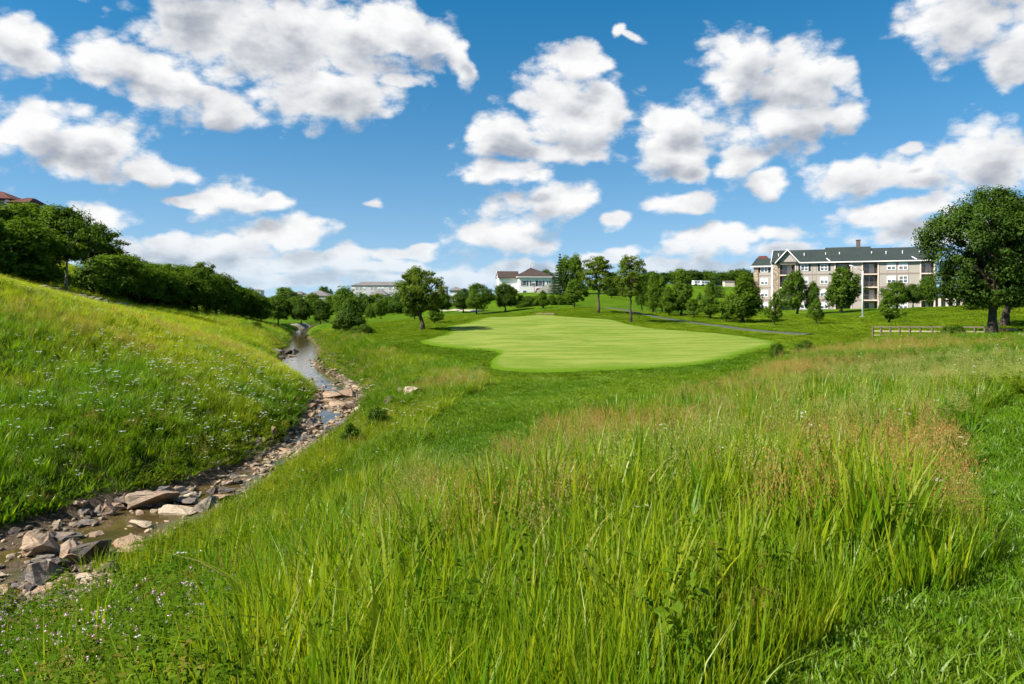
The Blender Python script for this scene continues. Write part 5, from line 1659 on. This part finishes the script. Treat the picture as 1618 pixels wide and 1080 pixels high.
def roof_mat(name, a, b):
    m, nt = mat(name)
    tcn = nt.n('ShaderNodeTexCoord')
    br = nt.n('ShaderNodeTexBrick'); br.inputs['Scale'].default_value = 1.0
    nt.put(br.inputs['Vector'], nt.v('MULTIPLY', tcn.outputs['Object'], (1, 1.6, 1.6)))
    br.inputs['Brick Width'].default_value = 0.5; br.inputs['Row Height'].default_value = 0.3; br.inputs['Mortar Size'].default_value = 0.02
    br.inputs['Color1'].default_value = (*a, 1); br.inputs['Color2'].default_value = (*b, 1); br.inputs['Mortar'].default_value = (a[0] * .5, a[1] * .5, a[2] * .5, 1)
    f = nt.noise(tcn.outputs['Object'], 0.35, 5, 0.6)
    c = nt.mix(nt.rng(f, 0.3, 0.7, 0, 0.4), br.outputs['Color'], (a[0] * 1.5, a[1] * 1.5, a[2] * 1.5))
    out(nt, bsdf(nt, c, 0.9, 0.2, f, 0.2, 0.02))
    return m


M['roof_green'] = roof_mat('slate_green_shingle', (0.024, 0.034, 0.031), (0.032, 0.042, 0.039))
M['roof_brown'] = roof_mat('brown_shingle', (0.050, 0.034, 0.030), (0.070, 0.048, 0.042))
M['roof_red'] = roof_mat('red_brown_shingle', (0.085, 0.030, 0.024), (0.11, 0.040, 0.030))
M['roof_grey'] = roof_mat('grey_shingle', (0.13, 0.12, 0.115), (0.17, 0.155, 0.15))
M['trim'] = simple('white_trim', (0.72, 0.70, 0.68), 0.6, 0.06)
M['band'] = simple('brown_trim', (0.24, 0.19, 0.16), 0.7, 0.12)
M['cream'] = simple('cream_trim', (0.50, 0.42, 0.35), 0.7, 0.08)
M['shutter'] = simple('dark_shutter', (0.012, 0.018, 0.026), 0.6, 0.2)
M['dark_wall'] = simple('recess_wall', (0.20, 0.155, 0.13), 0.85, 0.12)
M['rail'] = simple('bronze_rail', (0.10, 0.078, 0.062), 0.5, 0.1)
M['deck_red'] = simple('dark_red_deck', (0.11, 0.028, 0.020), 0.7, 0.2)
M['concrete'] = simple('grey_concrete', (0.34, 0.32, 0.29), 0.9, 0.15, 1.0)
M['far_wall'] = simple('pale_grey_wall', (0.44, 0.43, 0.43), 0.8, 0.08)
M['white_metal'] = simple('white_painted_metal', (0.72, 0.72, 0.71), 0.4, 0.04)
m, nt = mat('window_glass'); M['glass'] = m
tcn = nt.n('ShaderNodeTexCoord')
f = nt.noise(tcn.outputs['Object'], 1.3, 2, 0.5)
out(nt, bsdf(nt, nt.mix(nt.rng(f, 0.4, 0.6), (0.05, 0.07, 0.09), (0.16, 0.18, 0.20)), 0.08, 0.8))
M['blind'] = simple('white_blind', (0.66, 0.67, 0.68), 0.7, 0.08)
m, nt = mat('stone_veneer'); M['stone'] = m
tcn = nt.n('ShaderNodeTexCoord')
vo = nt.n('ShaderNodeTexVoronoi'); vo.inputs['Scale'].default_value = 2.6; nt.put(vo.inputs['Vector'], nt.v('MULTIPLY', tcn.outputs['Object'], (1, 1, 1.8)))
c = nt.mix(nt.m('FRACT', nt.m('MULTIPLY', vo.outputs['Color'], 3.1)), (0.34, 0.25, 0.16), (0.50, 0.42, 0.31))
c = nt.mix(nt.rng(vo.outputs['Distance'], 0.35, 0.5), c, (0.22, 0.17, 0.12))
out(nt, bsdf(nt, c, 0.9, 0.2, vo.outputs['Distance'], 0.6, 0.04))

WIN = {}


def win_meshes(w_, h, cross=True):
    k = (round(w_, 2), round(h, 2), cross)
    if k in WIN: return WIN[k]
    t = 0.11
    f = MB().box(-w_ / 2, w_ / 2, -0.07, 0.05, 0, t).box(-w_ / 2, w_ / 2, -0.07, 0.05, h - t, h)
    f.box(-w_ / 2, -w_ / 2 + t, -0.07, 0.05, t, h - t).box(w_ / 2 - t, w_ / 2, -0.07, 0.05, t, h - t)
    if cross:
        f.box(-0.06, 0.06, -0.06, 0.05, t, h - t)
        f.box(-w_ / 2 + t, -0.06, -0.055, 0.05, h * 0.5 - 0.04, h * 0.5 + 0.04).box(0.06, w_ / 2 - t, -0.055, 0.05, h * 0.5 - 0.04, h * 0.5 + 0.04)
    g_ = MB().box(-w_ / 2 + t * .8, w_ / 2 - t * .8, -0.02, 0.02, t * .8, h - t * .8)
    b = MB().box(-w_ / 2 + t * 1.02, w_ / 2 - t * 1.02, -0.03, -0.022, h * 0.52, h - t * 1.02)
    fm, gm, bm_ = f.mesh('window'), g_.mesh('pane'), b.mesh('blind')
    fm.materials.append(M['trim']); gm.materials.append(M['glass']); bm_.materials.append(M['blind'])
    WIN[k] = (fm, gm, bm_)
    return WIN[k]


def window(parent, x, y, z, w_, h, rz=0.0, shutters=False, blind=True, cross=True):
    fm, gm, bm_ = win_meshes(w_, h, cross)
    o = link('window', fm, None, parent, (x, y, z), (0, 0, rz))
    link('pane', gm, None, o)
    if blind: link('blind', bm_, None, o)
    if shutters:
        for s in (-1, 1):
            d_ = s * (w_ / 2 + 0.23)
            key = ('sh', round(h, 2))
            if key not in WIN:
                WIN[key] = MB().box(-0.19, 0.19, -0.06, 0.03, 0, h).mesh('shutter'); WIN[key].materials.append(M['shutter'])
            link('shutter', WIN[key], None, parent, (x + d_ * math.cos(rz), y + d_ * math.sin(rz), z), (0, 0, rz))
    return o


# ---- apartment building
AX, AY, BX, BY = 57.1, 150.0, 83.9, 138.0
LAB = math.hypot(BX - AX, BY - AY); dX, dY = (BX - AX) / LAB, (BY - AY) / LAB
apt = empty('apartment_building', (AX, AY, EYE - 3.13), math.atan2(dY, dX))
tag(apt, 'four-storey tan apartment building with green-grey roof, gable and balconies', 'building')


def fx(zx, yin=0.0):
    u = 1180 + zx / 5.393; s = (u - CU) / FPX
    # line shifted into the building by yin
    ox, oy = AX - dY * yin, AY + dX * yin
    return (s * oy - ox) / (dX - s * dY)


FL = [0.0, 2.72, 5.44, 8.16]
EAVE, RIDGE, DEP = 10.68, 13.75, 14.0
XE = fx(1610)
x_pier0, x_pier1 = fx(222), fx(272)
bays = [(fx(275), fx(415)), (fx(752), fx(890)), (fx(985), fx(1120)), (fx(1480), fx(1600))]
walls = [(fx(415), fx(752)), (fx(890), fx(985)), (fx(1120), fx(1480))]
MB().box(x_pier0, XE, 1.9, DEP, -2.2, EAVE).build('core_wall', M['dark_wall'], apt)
for (a, b) in walls + [(fx(1600), XE)]:
    MB().box(a, b, 0, 1.9, -2.2, EAVE).build('wall', M['siding'], apt)
MB().box(x_pier0, x_pier1, -0.25, 1.9, -2.2, EAVE).build('stone_pier', M['stone'], apt)
MB().box(x_pier0 - 0.34, x_pier0 - 0.003, -0.3, 1.9, -2.2, EAVE).build('corner_board', M['trim'], apt)
for (a, b) in bays:       # trim posts beside each balcony bay
    for xx in (a, b):
        MB().box(xx - 0.12, xx + 0.12, -0.12, 1.0, -2.2, EAVE - 0.01).build('corner_board', M['cream'], apt)
for (a, b) in walls:
    for z in FL[1:]:
        MB().box(a + 0.125, b - 0.125, -0.06, 0.05, z - 0.14, z + 0.12).build('trim_band', M['band'], apt)
for zx in (560, 590, 1200, 1275, 1375):
    MB().box(fx(zx) - 0.05, fx(zx) + 0.05, -0.035, 0.03, -2.2, EAVE - 0.2).build('downpipe', M['band'], apt)
door_f = MB().box(-0.95, -0.87, -0.06, 0.04, 0, 2.1).box(0.87, 0.95, -0.06, 0.04, 0, 2.1).box(-0.87, 0.87, -0.06, 0.04, 2.02, 2.1).box(-0.05, 0.05, -0.06, 0.04, 0, 2.02).mesh('glass_door'); door_f.materials.append(M['trim'])
door_g = MB().box(-0.87, 0.87, -0.02, 0.02, 0.02, 2.02).mesh('pane'); door_g.materials.append(M['glass'])
door_b = MB().box(0.055, 0.86, -0.035, -0.025, 0.1, 2.0).mesh('curtain'); door_b.materials.append(M['blind'])
for bi, (a, b) in enumerate(bays):
    for k, z in enumerate(FL):
        if k:
            sl = MB().box(a + 0.125, b - 0.125, -0.1, 1.9 - 0.004, z - 0.26, z).build('balcony', M['cream'], apt)
            r_ = MB().box(a + 0.13, b - 0.13, 0.0, 0.06, z + 0.98, z + 1.05).box(a + 0.13, b - 0.13, 0.0, 0.06, z + 0.08, z + 0.13)
            q = a + 0.2
            while q < b - 0.2:
                r_.box(q, q + 0.03, 0.01, 0.04, z + 0.13, z + 0.98); q += 0.13
            r_.build('railing', M['rail'], sl)
        d_ = link('glass_door', door_f, None, apt, ((a + b) / 2 - 0.1, 1.86, z + 0.02))
        link('pane', door_g, None, d_)
        if (k + bi) % 3 != 1: link('curtain', door_b, None, d_)
for zx in (491, 659):
    for k, z in enumerate(FL): window(apt, fx(zx), 0, z + 0.72, 1.55, 1.42, 0, k == 3, (zx + k) % 4 != 2)
for zx in (1232, 1333):
    for k, z in enumerate(FL): window(apt, fx(zx), 0, z + 0.72, 1.62, 1.45, 0, False, not (zx == 1333 and k == 2))
# main roof
rf = MB()
x0, x1 = fx(205), XE + 0.6
ov = 0.55
rf.slab([(x0, -ov, EAVE), (x1, -ov, EAVE), (x1, 7, RIDGE), (x0, 7, RIDGE)], 0.16)
rf.slab([(x0, 7.001, RIDGE), (x1, 7.001, RIDGE), (x1, DEP + ov, EAVE), (x0, DEP + ov, EAVE)], 0.16)
roof = rf.build('roof', M['roof_green'], apt)
MB().add([(q, yy, zz) for q in (fx(670), fx(1075)) for yy, zz in ((-ov + .05, EAVE + 0.19), (7, RIDGE + 0.52), (DEP, EAVE + .19), (7, RIDGE - 0.3))], [(0, 1, 2, 3), (7, 6, 5, 4), (0, 4, 5, 1), (1, 5, 6, 2), (2, 6, 7, 3), (3, 7, 4, 0)]).build('raised_ridge', M['roof_green'], roof)
MB().box(fx(450) + 0.02, x1, -ov - 0.09, -ov - 0.002, EAVE - 0.12, EAVE + 0.10).build('fascia', M['trim'], apt)
MB().box(x_pier1, x1, -ov + 0.01, 1.88, EAVE - 0.06, EAVE - 0.004).build('soffit', M['band'], apt)
MB().slab([(x0 - 0.01, -ov - .05, EAVE - 0.1), (x0 - 0.01, 7, RIDGE - 0.1), (x0 - 0.01, 7, RIDGE + 0.26), (x0 - 0.01, -ov - .05, EAVE + 0.22)], 0.1).build('rake_board', M['trim'], apt)
MB().slab([(x0 + 0.12, 0, EAVE - 0.003), (x0 + 0.12, 7, RIDGE - 0.1), (x0 + 0.12, DEP, EAVE - 0.003)], 0.1).build('gable_end', M['siding'], apt)
# front gable over the first bay
ga, gb, gm_ = fx(243), fx(450), fx(347)
GZ = RIDGE - 0.25
MB().slab([(ga + 0.25, -0.32, EAVE), (gb - 0.25, -0.32, EAVE), (gm_, -0.32, GZ - 0.25)], -0.2).build('gable_wall', M['siding'], apt)
gr = MB()
gr.slab([(ga, -0.9, EAVE - 0.05), (gm_, -0.9, GZ), (gm_, 6.6, GZ), (ga, 6.6, EAVE - 0.05)], -0.14)
gr.slab([(gm_ + 0.001, -0.9, GZ), (gb, -0.9, EAVE - 0.05), (gb, 6.6, EAVE - 0.05), (gm_ + 0.001, 6.6, GZ)], -0.14)
gr.build('gable_roof', M['roof_green'], apt)
for (p0, p1) in (((ga - 0.05, EAVE - 0.2), (gm_, GZ - 0.12)), ((gm_, GZ - 0.12), (gb + 0.05, EAVE - 0.2))):
    MB().slab([(p0[0], -1.0, p0[1]), (p1[0], -1.0, p1[1]), (p1[0], -1.0, p1[1] + 0.28), (p0[0], -1.0, p0[1] + 0.28)], -0.09).build('gable_trim', M['trim'], apt)
MB().box(fx(280), fx(415), -0.35, 1.88, EAVE - 0.32, EAVE - 0.065).build('gable_beam', M['cream'], apt)
for zx in (705, 1440):
    MB().slab([(fx(zx), -ov - 0.05, EAVE + 0.20), (fx(zx) + 0.16, -ov - .05, EAVE + 0.20), (fx(zx) - .5, 0.9, EAVE + 0.82), (fx(zx) - 0.66, 0.9, EAVE + 0.82)], 0.12).build('roof_return', M['trim'], roof)
for zx, zy in ((272, 235), (489, 230), (672, 222), (790, 218), (1064, 222), (1187, 222), (1327, 214), (1471, 212)):
    yy = 3.2; zz = EAVE + (RIDGE - EAVE) * (yy + ov) / (7 + ov)
    MB().tube([(fx(zx, 3.2), yy, zz - 0.1), (fx(zx, 3.2), yy, zz + 0.65)], [0.085, 0.085], 8).tube([(fx(zx, 3.2), yy, zz + 0.65), (fx(zx, 3.2), yy, zz + 0.76)], [0.13, 0.08], 8).build('roof_vent', M['trim'], roof)
cx_ = fx(950, 7)
MB().box(cx_ - 0.4, cx_ + 0.4, 6.6, 7.5, RIDGE - 0.3, RIDGE + 1.9).box(cx_ - 0.5, cx_ + 0.5, 6.5, 7.6, RIDGE + 1.9, RIDGE + 2.05).build('chimney', M['rail'], roof)
# left wing, set back
wa, wb = fx(60, 3), x_pier0 - 0.35
MB().box(wa, wb, 3.0, 11.0, -2.2, 10.15).build('wall', M['siding'], apt)
MB().box(wa - 0.05, wa + 0.95, 2.8, 3.6, -2.2, 10.1).build('stone_pier', M['stone'], apt)
for z in FL[1:]:
    MB().box(wa + 0.96, wb - 0.004, 2.93, 3.05, z - 0.14, z + 0.12).build('trim_band', M['band'], apt)
for k, z in enumerate(FL): window(apt, fx(149, 3), 2.99, z + 0.66, 1.6, 1.4, 0, k == 3, k != 3)
MB().slab([(wa - 0.6, 2.4, 10.15), (wb, 2.4, 10.15), (wb, 7, 12.0), (wa + 0.2, 7, 12.0)], 0.15).slab([(wa + .2, 7.001, 12.0), (wb, 7.001, 12.0), (wb, 11.6, 10.15), (wa - 0.6, 11.6, 10.15)], 0.15).slab([(wa - .6, 2.4, 10.15), (wa + .2, 7, 12.0), (wa - .6, 11.6, 10.15)], -0.12).build('wing_roof', M['roof_green'], apt)
MB().box(wa - 0.66, wb, 2.32, 2.395, 10.0, 10.28).build('fascia', M['trim'], apt)
MB().slab([(fx(80, 8), 8, 12.0), (fx(190, 8), 8, 12.0), (fx(165, 8), 10, 12.75), (fx(100, 8), 10, 12.75)], 0.2).box(fx(80, 8), fx(190, 8), 8.05, 13, 10.3, 12.0).build('back_roof', M['roof_red'], apt)
# low entrance wing at the right
ea, eb = XE + 0.02, fx(1980)
MB().box(ea, eb, 2.0, 9.0, -2.0, 3.4).build('entrance_wall', M['cream'], apt)
MB().slab([(ea, -0.8, 3.35), (eb + .5, -0.8, 3.35), (eb + .5, 5, 5.0), (ea, 5, 5.0)], 0.16).build('entrance_roof', M['roof_green'], apt)
for k in range(6):
    q = ea + 0.6 + (eb - ea - 1.0) * k / 5
    MB().box(q - 0.22, q + 0.22, -0.5, -0.06, -1.5, 3.3).build('column', M['cream'], apt)
for k in range(5):
    q = ea + 0.6 + (eb - ea - 1.0) * (k + .5) / 5
    window(apt, q, 1.99, 0.5, 1.5, 2.0, 0, False, k % 2 == 0)

# ---- white clubhouse on the rise
cy = 235.0; cx0 = (820 - CU) / FPX * cy
phi_ = R(7)
club = empty('clubhouse', (cx0, cy, EYE + 1.45), phi_)
tag(club, 'white two-storey clubhouse with brown hip roof on the rise', 'building')
L1, D1, HE = 11.6, 11.0, 5.85
MB().box(0, L1, 0, D1, -3.0, HE).build('wall', M['wsiding'], club)
apx = (3.4, 7.6)
rf = MB()
e_ = 0.55
E = [(-e_, -e_, HE), (L1 + e_, -e_, HE), (L1 + e_, D1 + e_, HE), (-e_, D1 + e_, HE)]
RA, RB = (4.9, 5.2, HE + 3.15), (L1 - 6.4, 5.9, HE + 3.15)
rf.slab([E[0], E[1], RB, RA], 0.14).slab([E[1], E[2], RB], 0.14).slab([E[2], E[3], RA, RB], 0.14).slab([E[3], E[0], RA], 0.14)
croof = rf.build('roof', M['roof_brown'], club)
MB().box(-e_ - .05, L1 + e_ + .05, -e_ - .05, -e_ + 0.05, HE - 0.28, HE - 0.01).box(-e_ - .05, -e_ + 0.05, -e_ + .06, D1 + e_, HE - 0.28, HE - 0.01).build('fascia', M['trim'], club)
# left wing with gable end
MB().box(-6.6, -0.003, 3.6, 9.6, -4.0, HE - 0.25).build('wall', M['wsiding'], club)
MB().slab([(-6.6, 3.6, HE - .25), (-6.6, 9.6, HE - .25), (-6.6, 6.6, HE + 1.75)], -0.2).build('gable_wall', M['wsiding'], club)
MB().slab([(-7.1, 3.0, HE - .45), (0.6, 3.0, HE - .45), (0.6, 6.6, HE + 1.95), (-7.1, 6.6, HE + 1.95)], 0.14).slab([(-7.1, 6.601, HE + 1.95), (0.6, 6.601, HE + 1.95), (0.6, 10.2, HE - .45), (-7.1, 10.2, HE - .45)], 0.14).build('wing_roof', M['roof_brown'], club)
MB().slab([(-7.14, 3.0, HE - .6), (-7.14, 6.6, HE + 1.8), (-7.14, 6.6, HE + 2.12), (-7.14, 3.0, HE - .28)], 0.06).build('rake_board', M['trim'], club)
for (x, w_, sh) in ((2.0, 1.5, True), (5.0, 1.5, True), (7.5, 1.7, True), (10.4, 1.7, False)): window(club, x, 0, 2.65, w_, 1.75, 0, sh, x == 5.0, x == 10.4)
for (x, w_) in ((2.0, 1.4),): window(club, x, 0, -0.2, w_, 1.3, 0, False, False, False)
for yq in (2.0, 4.2): window(club, 0, yq, 2.65, 1.3, 1.75, -R(90), False, False, False)
window(club, 0, 2.0, -0.3, 1.2, 1.3, -R(90), False, False, False)
window(club, -3.4, 3.6, 2.4, 1.4, 1.6, 0, False, True, True)
st_ = MB()
for k in range(9): st_.box(5.0 + 0.14 * k, 7.0, -2.2, -0.003, -0.6 + 0.27 * k, -0.6 + 0.27 * (k + 1) - 0.01)
st_.box(5.0, 5.12, -2.2, -2.1, -0.6, 2.9).box(6.9, 7.0, -2.2, -2.1, 1.83, 2.9).box(5.12, 6.9, -2.18, -2.1, 2.5, 2.62)
st_.build('deck_stairs', M['deck_red'], club)
MB().box(4.3, 4.4, 6.0, 6.1, HE + 2.9, HE + 5.0).box(5.5, 5.6, 6.0, 6.1, HE + 2.9, HE + 5.0).box(4.15, 5.75, 5.9, 6.2, HE + 5.0, HE + 5.14).box(4.55, 4.7, 6.0, 6.1, HE + 2.9, HE + 4.6).build('roof_frame', M['white_metal'], croof)
MB().box(L1 + 0.003, L1 + 3.0, 1.5, 8.0, -2, HE - 0.8).build('side_wing', M['wsiding'], club)
MB().slab([(L1, 1.0, HE - .5), (L1 + 3.5, 1.0, HE - .8), (L1 + 3.5, 8.4, HE - .8), (L1, 8.4, HE - .5)], 0.15).build('side_roof', M['roof_brown'], club)
# sloping retaining wall and dark red wall right of the clubhouse
y = 225.0
P_ = lambda u, v: ((u - CU) / FPX * y, y, EYE + (CV - v) / FPX * y)
MB().slab([P_(848, 463), P_(890, 463), P_(890, 447.5), P_(866, 448), P_(857, 453), P_(848, 459)], -0.4).build('retaining_wall', M['concrete'])
tag(bpy.data.objects['retaining_wall'], 'grey concrete retaining wall sloping down beside the clubhouse stairs', 'wall')
y = 222.0
MB().slab([P_(890, 462), P_(898, 460.5), P_(898, 451), P_(890, 450)], -0.4).build('low_wall', M['deck_red'])
tag(bpy.data.objects['low_wall'], 'low dark red wall right of the grey retaining wall', 'wall')


# ---- far buildings
def hip_house(name, label, u0, u1, v_ridge, v_eave, y, depth, wall_m, roof_m, zbase=-8, rows=(), nwin=0, rz=0.0, inset=0.5, below=None):
    xm = ((u0 + u1) / 2 - CU) / FPX * y; w_ = (u1 - u0) / FPX * y; ze = EYE + (CV - v_eave) / FPX * y
    g0 = gz(xm, y + depth / 2) - 1.0
    e_ = empty(name, (xm, y, g0), rz)
    H = ze - g0; hr = H + (v_eave - v_ridge) / FPX * (y + depth / 2)
    MB().box(-w_ / 2 + 0.4, w_ / 2 - 0.4, 0.4, depth - 0.4, 0, H).build('wall', wall_m, e_)
    rl = max(0.2, w_ / 2 - depth * inset)
    E = [(-w_ / 2, 0, H), (w_ / 2, 0, H), (w_ / 2, depth, H), (-w_ / 2, depth, H)]
    A_, B_ = (-rl, depth / 2, hr), (rl, depth / 2, hr)
    MB().slab([E[0], E[1], B_, A_], 0.2).slab([E[1], E[2], B_], 0.2).slab([E[2], E[3], A_, B_], 0.2).slab([E[3], E[0], A_], 0.2).build('roof', roof_m, e_)
    for (va, vb) in rows:
        z0 = EYE + (CV - vb) / FPX * y - g0; hh = (vb - va) / FPX * y
        for k in range(nwin):
            if (k * 7) % 5 == 3: continue
            window(e_, -w_ / 2 + w_ * (k + 0.7) / (nwin + 0.4), 0.4, z0, min(w_ / nwin * 0.62, 2.2), hh, 0, False, (k * 3) % 4 < 2, True)
    tag(e_, label, 'building')
    return e_


hip_house('apartment_block', 'long pale grey apartment block with hip roof on the far ridge', 554, 632, 445, 451, 420, 16, M['far_wall'], M['roof_grey'], rows=((453, 458), (460.5, 465.5)), nwin=13, inset=0.35)
hip_house('house', 'grey-roofed house in front of the far apartment block', 582, 612, 457, 466, 395, 12, M['far_wall'], M['roof_grey'], rows=((467, 471),), nwin=5)
hip_house('house', 'wide grey-roofed house on the horizon left of the far apartment block', 477, 520, 459, 467.5, 330, 14, M['far_wall'], M['roof_grey'], rows=((469, 473),), nwin=7)
hip_house('house', 'narrow pale house left of the wide grey-roofed house', 460, 478, 460, 465, 345, 9, M['far_wall'], M['roof_grey'], rows=((466, 470),), nwin=3)
hip_house('house', 'grey house wall seen between the leaning oak and the tree pair', 709, 730, 453, 459, 300, 10, M['far_wall'], M['roof_grey'], rows=((464, 469), (472, 477)), nwin=2)
hip_house('house', 'grey roof corner showing right behind the leaning oak crown', 686, 706, 448, 454, 380, 12, M['far_wall'], M['roof_grey'])
hip_house('house', 'tiny pale building on the horizon beyond the left wood', 396, 412, 456.5, 459, 600, 10, M['trim'], M['roof_grey'], rows=((460, 463),), nwin=3)
h_ = hip_house('house', 'house with red-brown roofs and white arch above the left wood', -62, 12, 298, 314, 112, 9, M['dark_wall'], M['roof_red'], rz=R(8))
zt = EYE + (CV - 321) / FPX * 112 - h_.location.z
MB().slab([(3.9, -1.2, zt), (7.4, -1.2, zt), (6.2, 2.5, zt + 1.2), (5.1, 2.5, zt + 1.2)], 0.18).slab([(7.4, -1.2, zt), (7.4, 6.2, zt), (6.2, 2.5, zt + 1.2)], 0.18).box(4.1, 7.1, -0.8, 3.0, 0, zt - 0.01).build('turret_roof', M['roof_red'], h_)
am = MB()
za = EYE + (CV - 321) / FPX * 112 - h_.location.z
am.slab([(3.3 + 0.45 * math.cos(a), 0.33, za + (0.9 * math.sin(a) if a > 0 else 0)) for a in np.linspace(0, math.pi, 9)], 0.06)
am.build('arch_window', M['trim'], h_)
x = (1153 - CU) / FPX * 236
sh = empty('utility_shed', (x, 236, gz(x, 236)))
MB().box(-1.7, 1.7, 0, 2.5, -0.3, 1.75).build('wall', M['cream'], sh)
MB().slab([(-1.9, -0.2, 1.75), (1.9, -0.2, 1.75), (1.9, 2.7, 1.95), (-1.9, 2.7, 1.95)], 0.1).build('roof', M['band'], sh)
tag(sh, 'small flat tan utility shed on the hill left of the apartments', 'shed')
for i, (u, lab) in enumerate(((1103, 'left of two white vans parked on the hill behind the tree row'), (1114, 'right of two white vans parked on the hill behind the tree row'))):
    x = (u - CU) / FPX * 232
    v_ = empty('parked_van', (x, 232, gz(x, 232)), R(12))
    b = MB()
    b.add([(-1.9, -.8, .35), (1.9, -.8, .35), (1.9, -.8, 1.0), (1.25, -.75, 1.75), (-1.85, -.75, 1.8), (-1.9, .8, .35), (1.9, .8, .35), (1.9, .8, 1.0), (1.25, .75, 1.75), (-1.85, .75, 1.8)],
          [(0, 1, 2, 3, 4), (9, 8, 7, 6, 5), (0, 5, 6, 1), (1, 6, 7, 2), (2, 7, 8, 3), (3, 8, 9, 4), (4, 9, 5, 0)])
    b.build('body', M['white_metal'], v_)
    for q in (-1.2, -0.1, 0.85):
        MB().box(q - 0.42, q + 0.4, -0.815, -0.76, 1.08, 1.5).build('side_window', M['glass'], v_)
    for q in (-1.15, 1.15):
        for s in (-1, 1):
            MB().tube([(q, s * 0.86, 0.36), (q, s * 0.62, 0.36)], [0.36, 0.36], 12).build('wheel', M['shutter'], v_)
    tag(v_, lab, 'van', 'vans parked on the hill')

# ---- lamp post on the lawn
p = hit(1363, 500.5, 80)
k_ = p.y / FPX
lamp = empty('lamp_post', p)
H = 73 * k_
MB().tube([(0, 0, -0.3), (0, 0, H * 0.80), (0.03, 0, H)], [0.13, 0.115, 0.085], 10).build('pole', M['white_metal'], lamp, smooth=True)
MB().tube([(0.03, 0, H - 0.06), (-0.9, 0, H + 0.42), (-1.5, 0, H + 0.70)], [0.055, 0.05, 0.045], 8).build('arm', M['white_metal'], lamp, smooth=True)
hd = MB()
hd.add([(-1.45, -.16, H + .64), (-1.45, .16, H + .64), (-1.95, .2, H + .74), (-1.95, -.2, H + .74), (-1.45, -.1, H + .78), (-1.45, .1, H + .78), (-2.0, .12, H + .92), (-2.0, -.12, H + .92)], [(0, 1, 2, 3), (4, 7, 6, 5), (0, 4, 5, 1), (1, 5, 6, 2), (2, 6, 7, 3), (3, 7, 4, 0)])
hd.build('lamp_head', M['white_metal'], lamp)
MB().box(-0.3, 0.3, -0.3, 0.3, -0.3, 0.10).build('base', M['concrete'], lamp)
tag(lamp, 'white street lamp with angled arm on the lawn before the apartments', 'lamp post')

# ---- wooden rail fence at the right
m, nt = mat('weathered_wood'); M['wood'] = m
tcn = nt.n('ShaderNodeTexCoord'); oi = nt.n('ShaderNodeObjectInfo')
f = nt.noise(nt.v('ADD', nt.v('MULTIPLY', tcn.outputs['Object'], (1, 6, 6)), oi.outputs['Location']), 2.0, 5, 0.65)
c = nt.mix(f, (0.07, 0.055, 0.038), (0.16, 0.125, 0.09)); c = nt.mix(nt.m('MULTIPLY', oi.outputs['Random'], 0.4), c, (0.12, 0.10, 0.08))
out(nt, bsdf(nt, c, 0.85, 0.2, f, 0.5, 0.01))
M['wood_pale'] = simple('pale_rail_wood', (0.26, 0.23, 0.13), 0.8, 0.2, 2.0)
fa, fb = hit(1379, 534, 40), hit(1556, 533, 40)
fence = empty('wooden_fence', fa, math.atan2(fb.y - fa.y, fb.x - fa.x))
FLn = math.hypot(fb.x - fa.x, fb.y - fa.y)
us = [1379, 1394, 1410, 1426, 1443, 1460, 1479, 1500, 1520, 1542, 1556]
xs = [(u - us[0]) / (us[-1] - us[0]) * FLn for u in us]
hp = 17.5 / FPX * fa.y


def fz(q):
    t = q / FLn
    return gz(fa.x + (fb.x - fa.x) * t, fa.y + (fb.y - fa.y) * t) - fa.z


lv = max(fz(q) for q in xs) * 0.6
for q in xs:
    MB().box(q - 0.058, q + 0.058, -0.058, 0.058, min(fz(q), 0) - 0.3, hp + lv * q / FLn).build('post', M['wood'], fence)
for a, b in zip(xs[:-1], xs[1:]):
    za, zb = lv * a / FLn, lv * b / FLn
    for (hz, th, nm, mm_) in ((hp - 0.02, 0.10, 'top_rail', 'wood'), (hp * 0.60, 0.11, 'middle_rail', 'wood_pale'), (hp * 0.24, 0.11, 'lower_rail', 'wood_pale')):
        r0 = MB()
        yy0, yy1 = (-0.10, 0.10) if nm == 'top_rail' else (0.063, 0.11)
        r0.add([(a + .004, yy0, za + hz), (b - .004, yy0, zb + hz), (b - .004, yy1, zb + hz), (a + .004, yy1, za + hz), (a + .004, yy0, za + hz + th), (b - .004, yy0, zb + hz + th), (b - .004, yy1, zb + hz + th), (a + .004, yy1, za + hz + th)],
               [(3, 2, 1, 0), (4, 5, 6, 7), (0, 1, 5, 4), (1, 2, 6, 5), (2, 3, 7, 6), (3, 0, 4, 7)])
        r0.build(nm, M[mm_], fence)
tag(fence, 'weathered wooden rail fence running left from the big maple trunk', 'fence')
q0, q1 = hit(1574, 530, 40), hit(1606, 529, 40)
lr = empty('low_rail', q0, math.atan2(q1.y - q0.y, q1.x - q0.x)); ll_ = math.hypot(q1.x - q0.x, q1.y - q0.y)
dz = q1.z - q0.z
MB().add([(-.1, -.06, .42), (ll_, -.06, .42 + dz), (ll_, .06, .42 + dz), (-.1, .06, .42), (-.1, -.06, .56), (ll_, -.06, .56 + dz), (ll_, .06, .56 + dz), (-.1, .06, .56)], [(3, 2, 1, 0), (4, 5, 6, 7), (0, 1, 5, 4), (1, 2, 6, 5), (2, 3, 7, 6), (3, 0, 4, 7)]).build('rail', M['wood_pale'], lr)
for q in (0.15, ll_ - 0.15): MB().box(q - .06, q + .06, .065, .17, -0.3 + dz * q / ll_, 0.5 + dz * q / ll_).build('post', M['wood'], lr)
tag(lr, 'pale low rail right of the big maple trunk', 'fence')
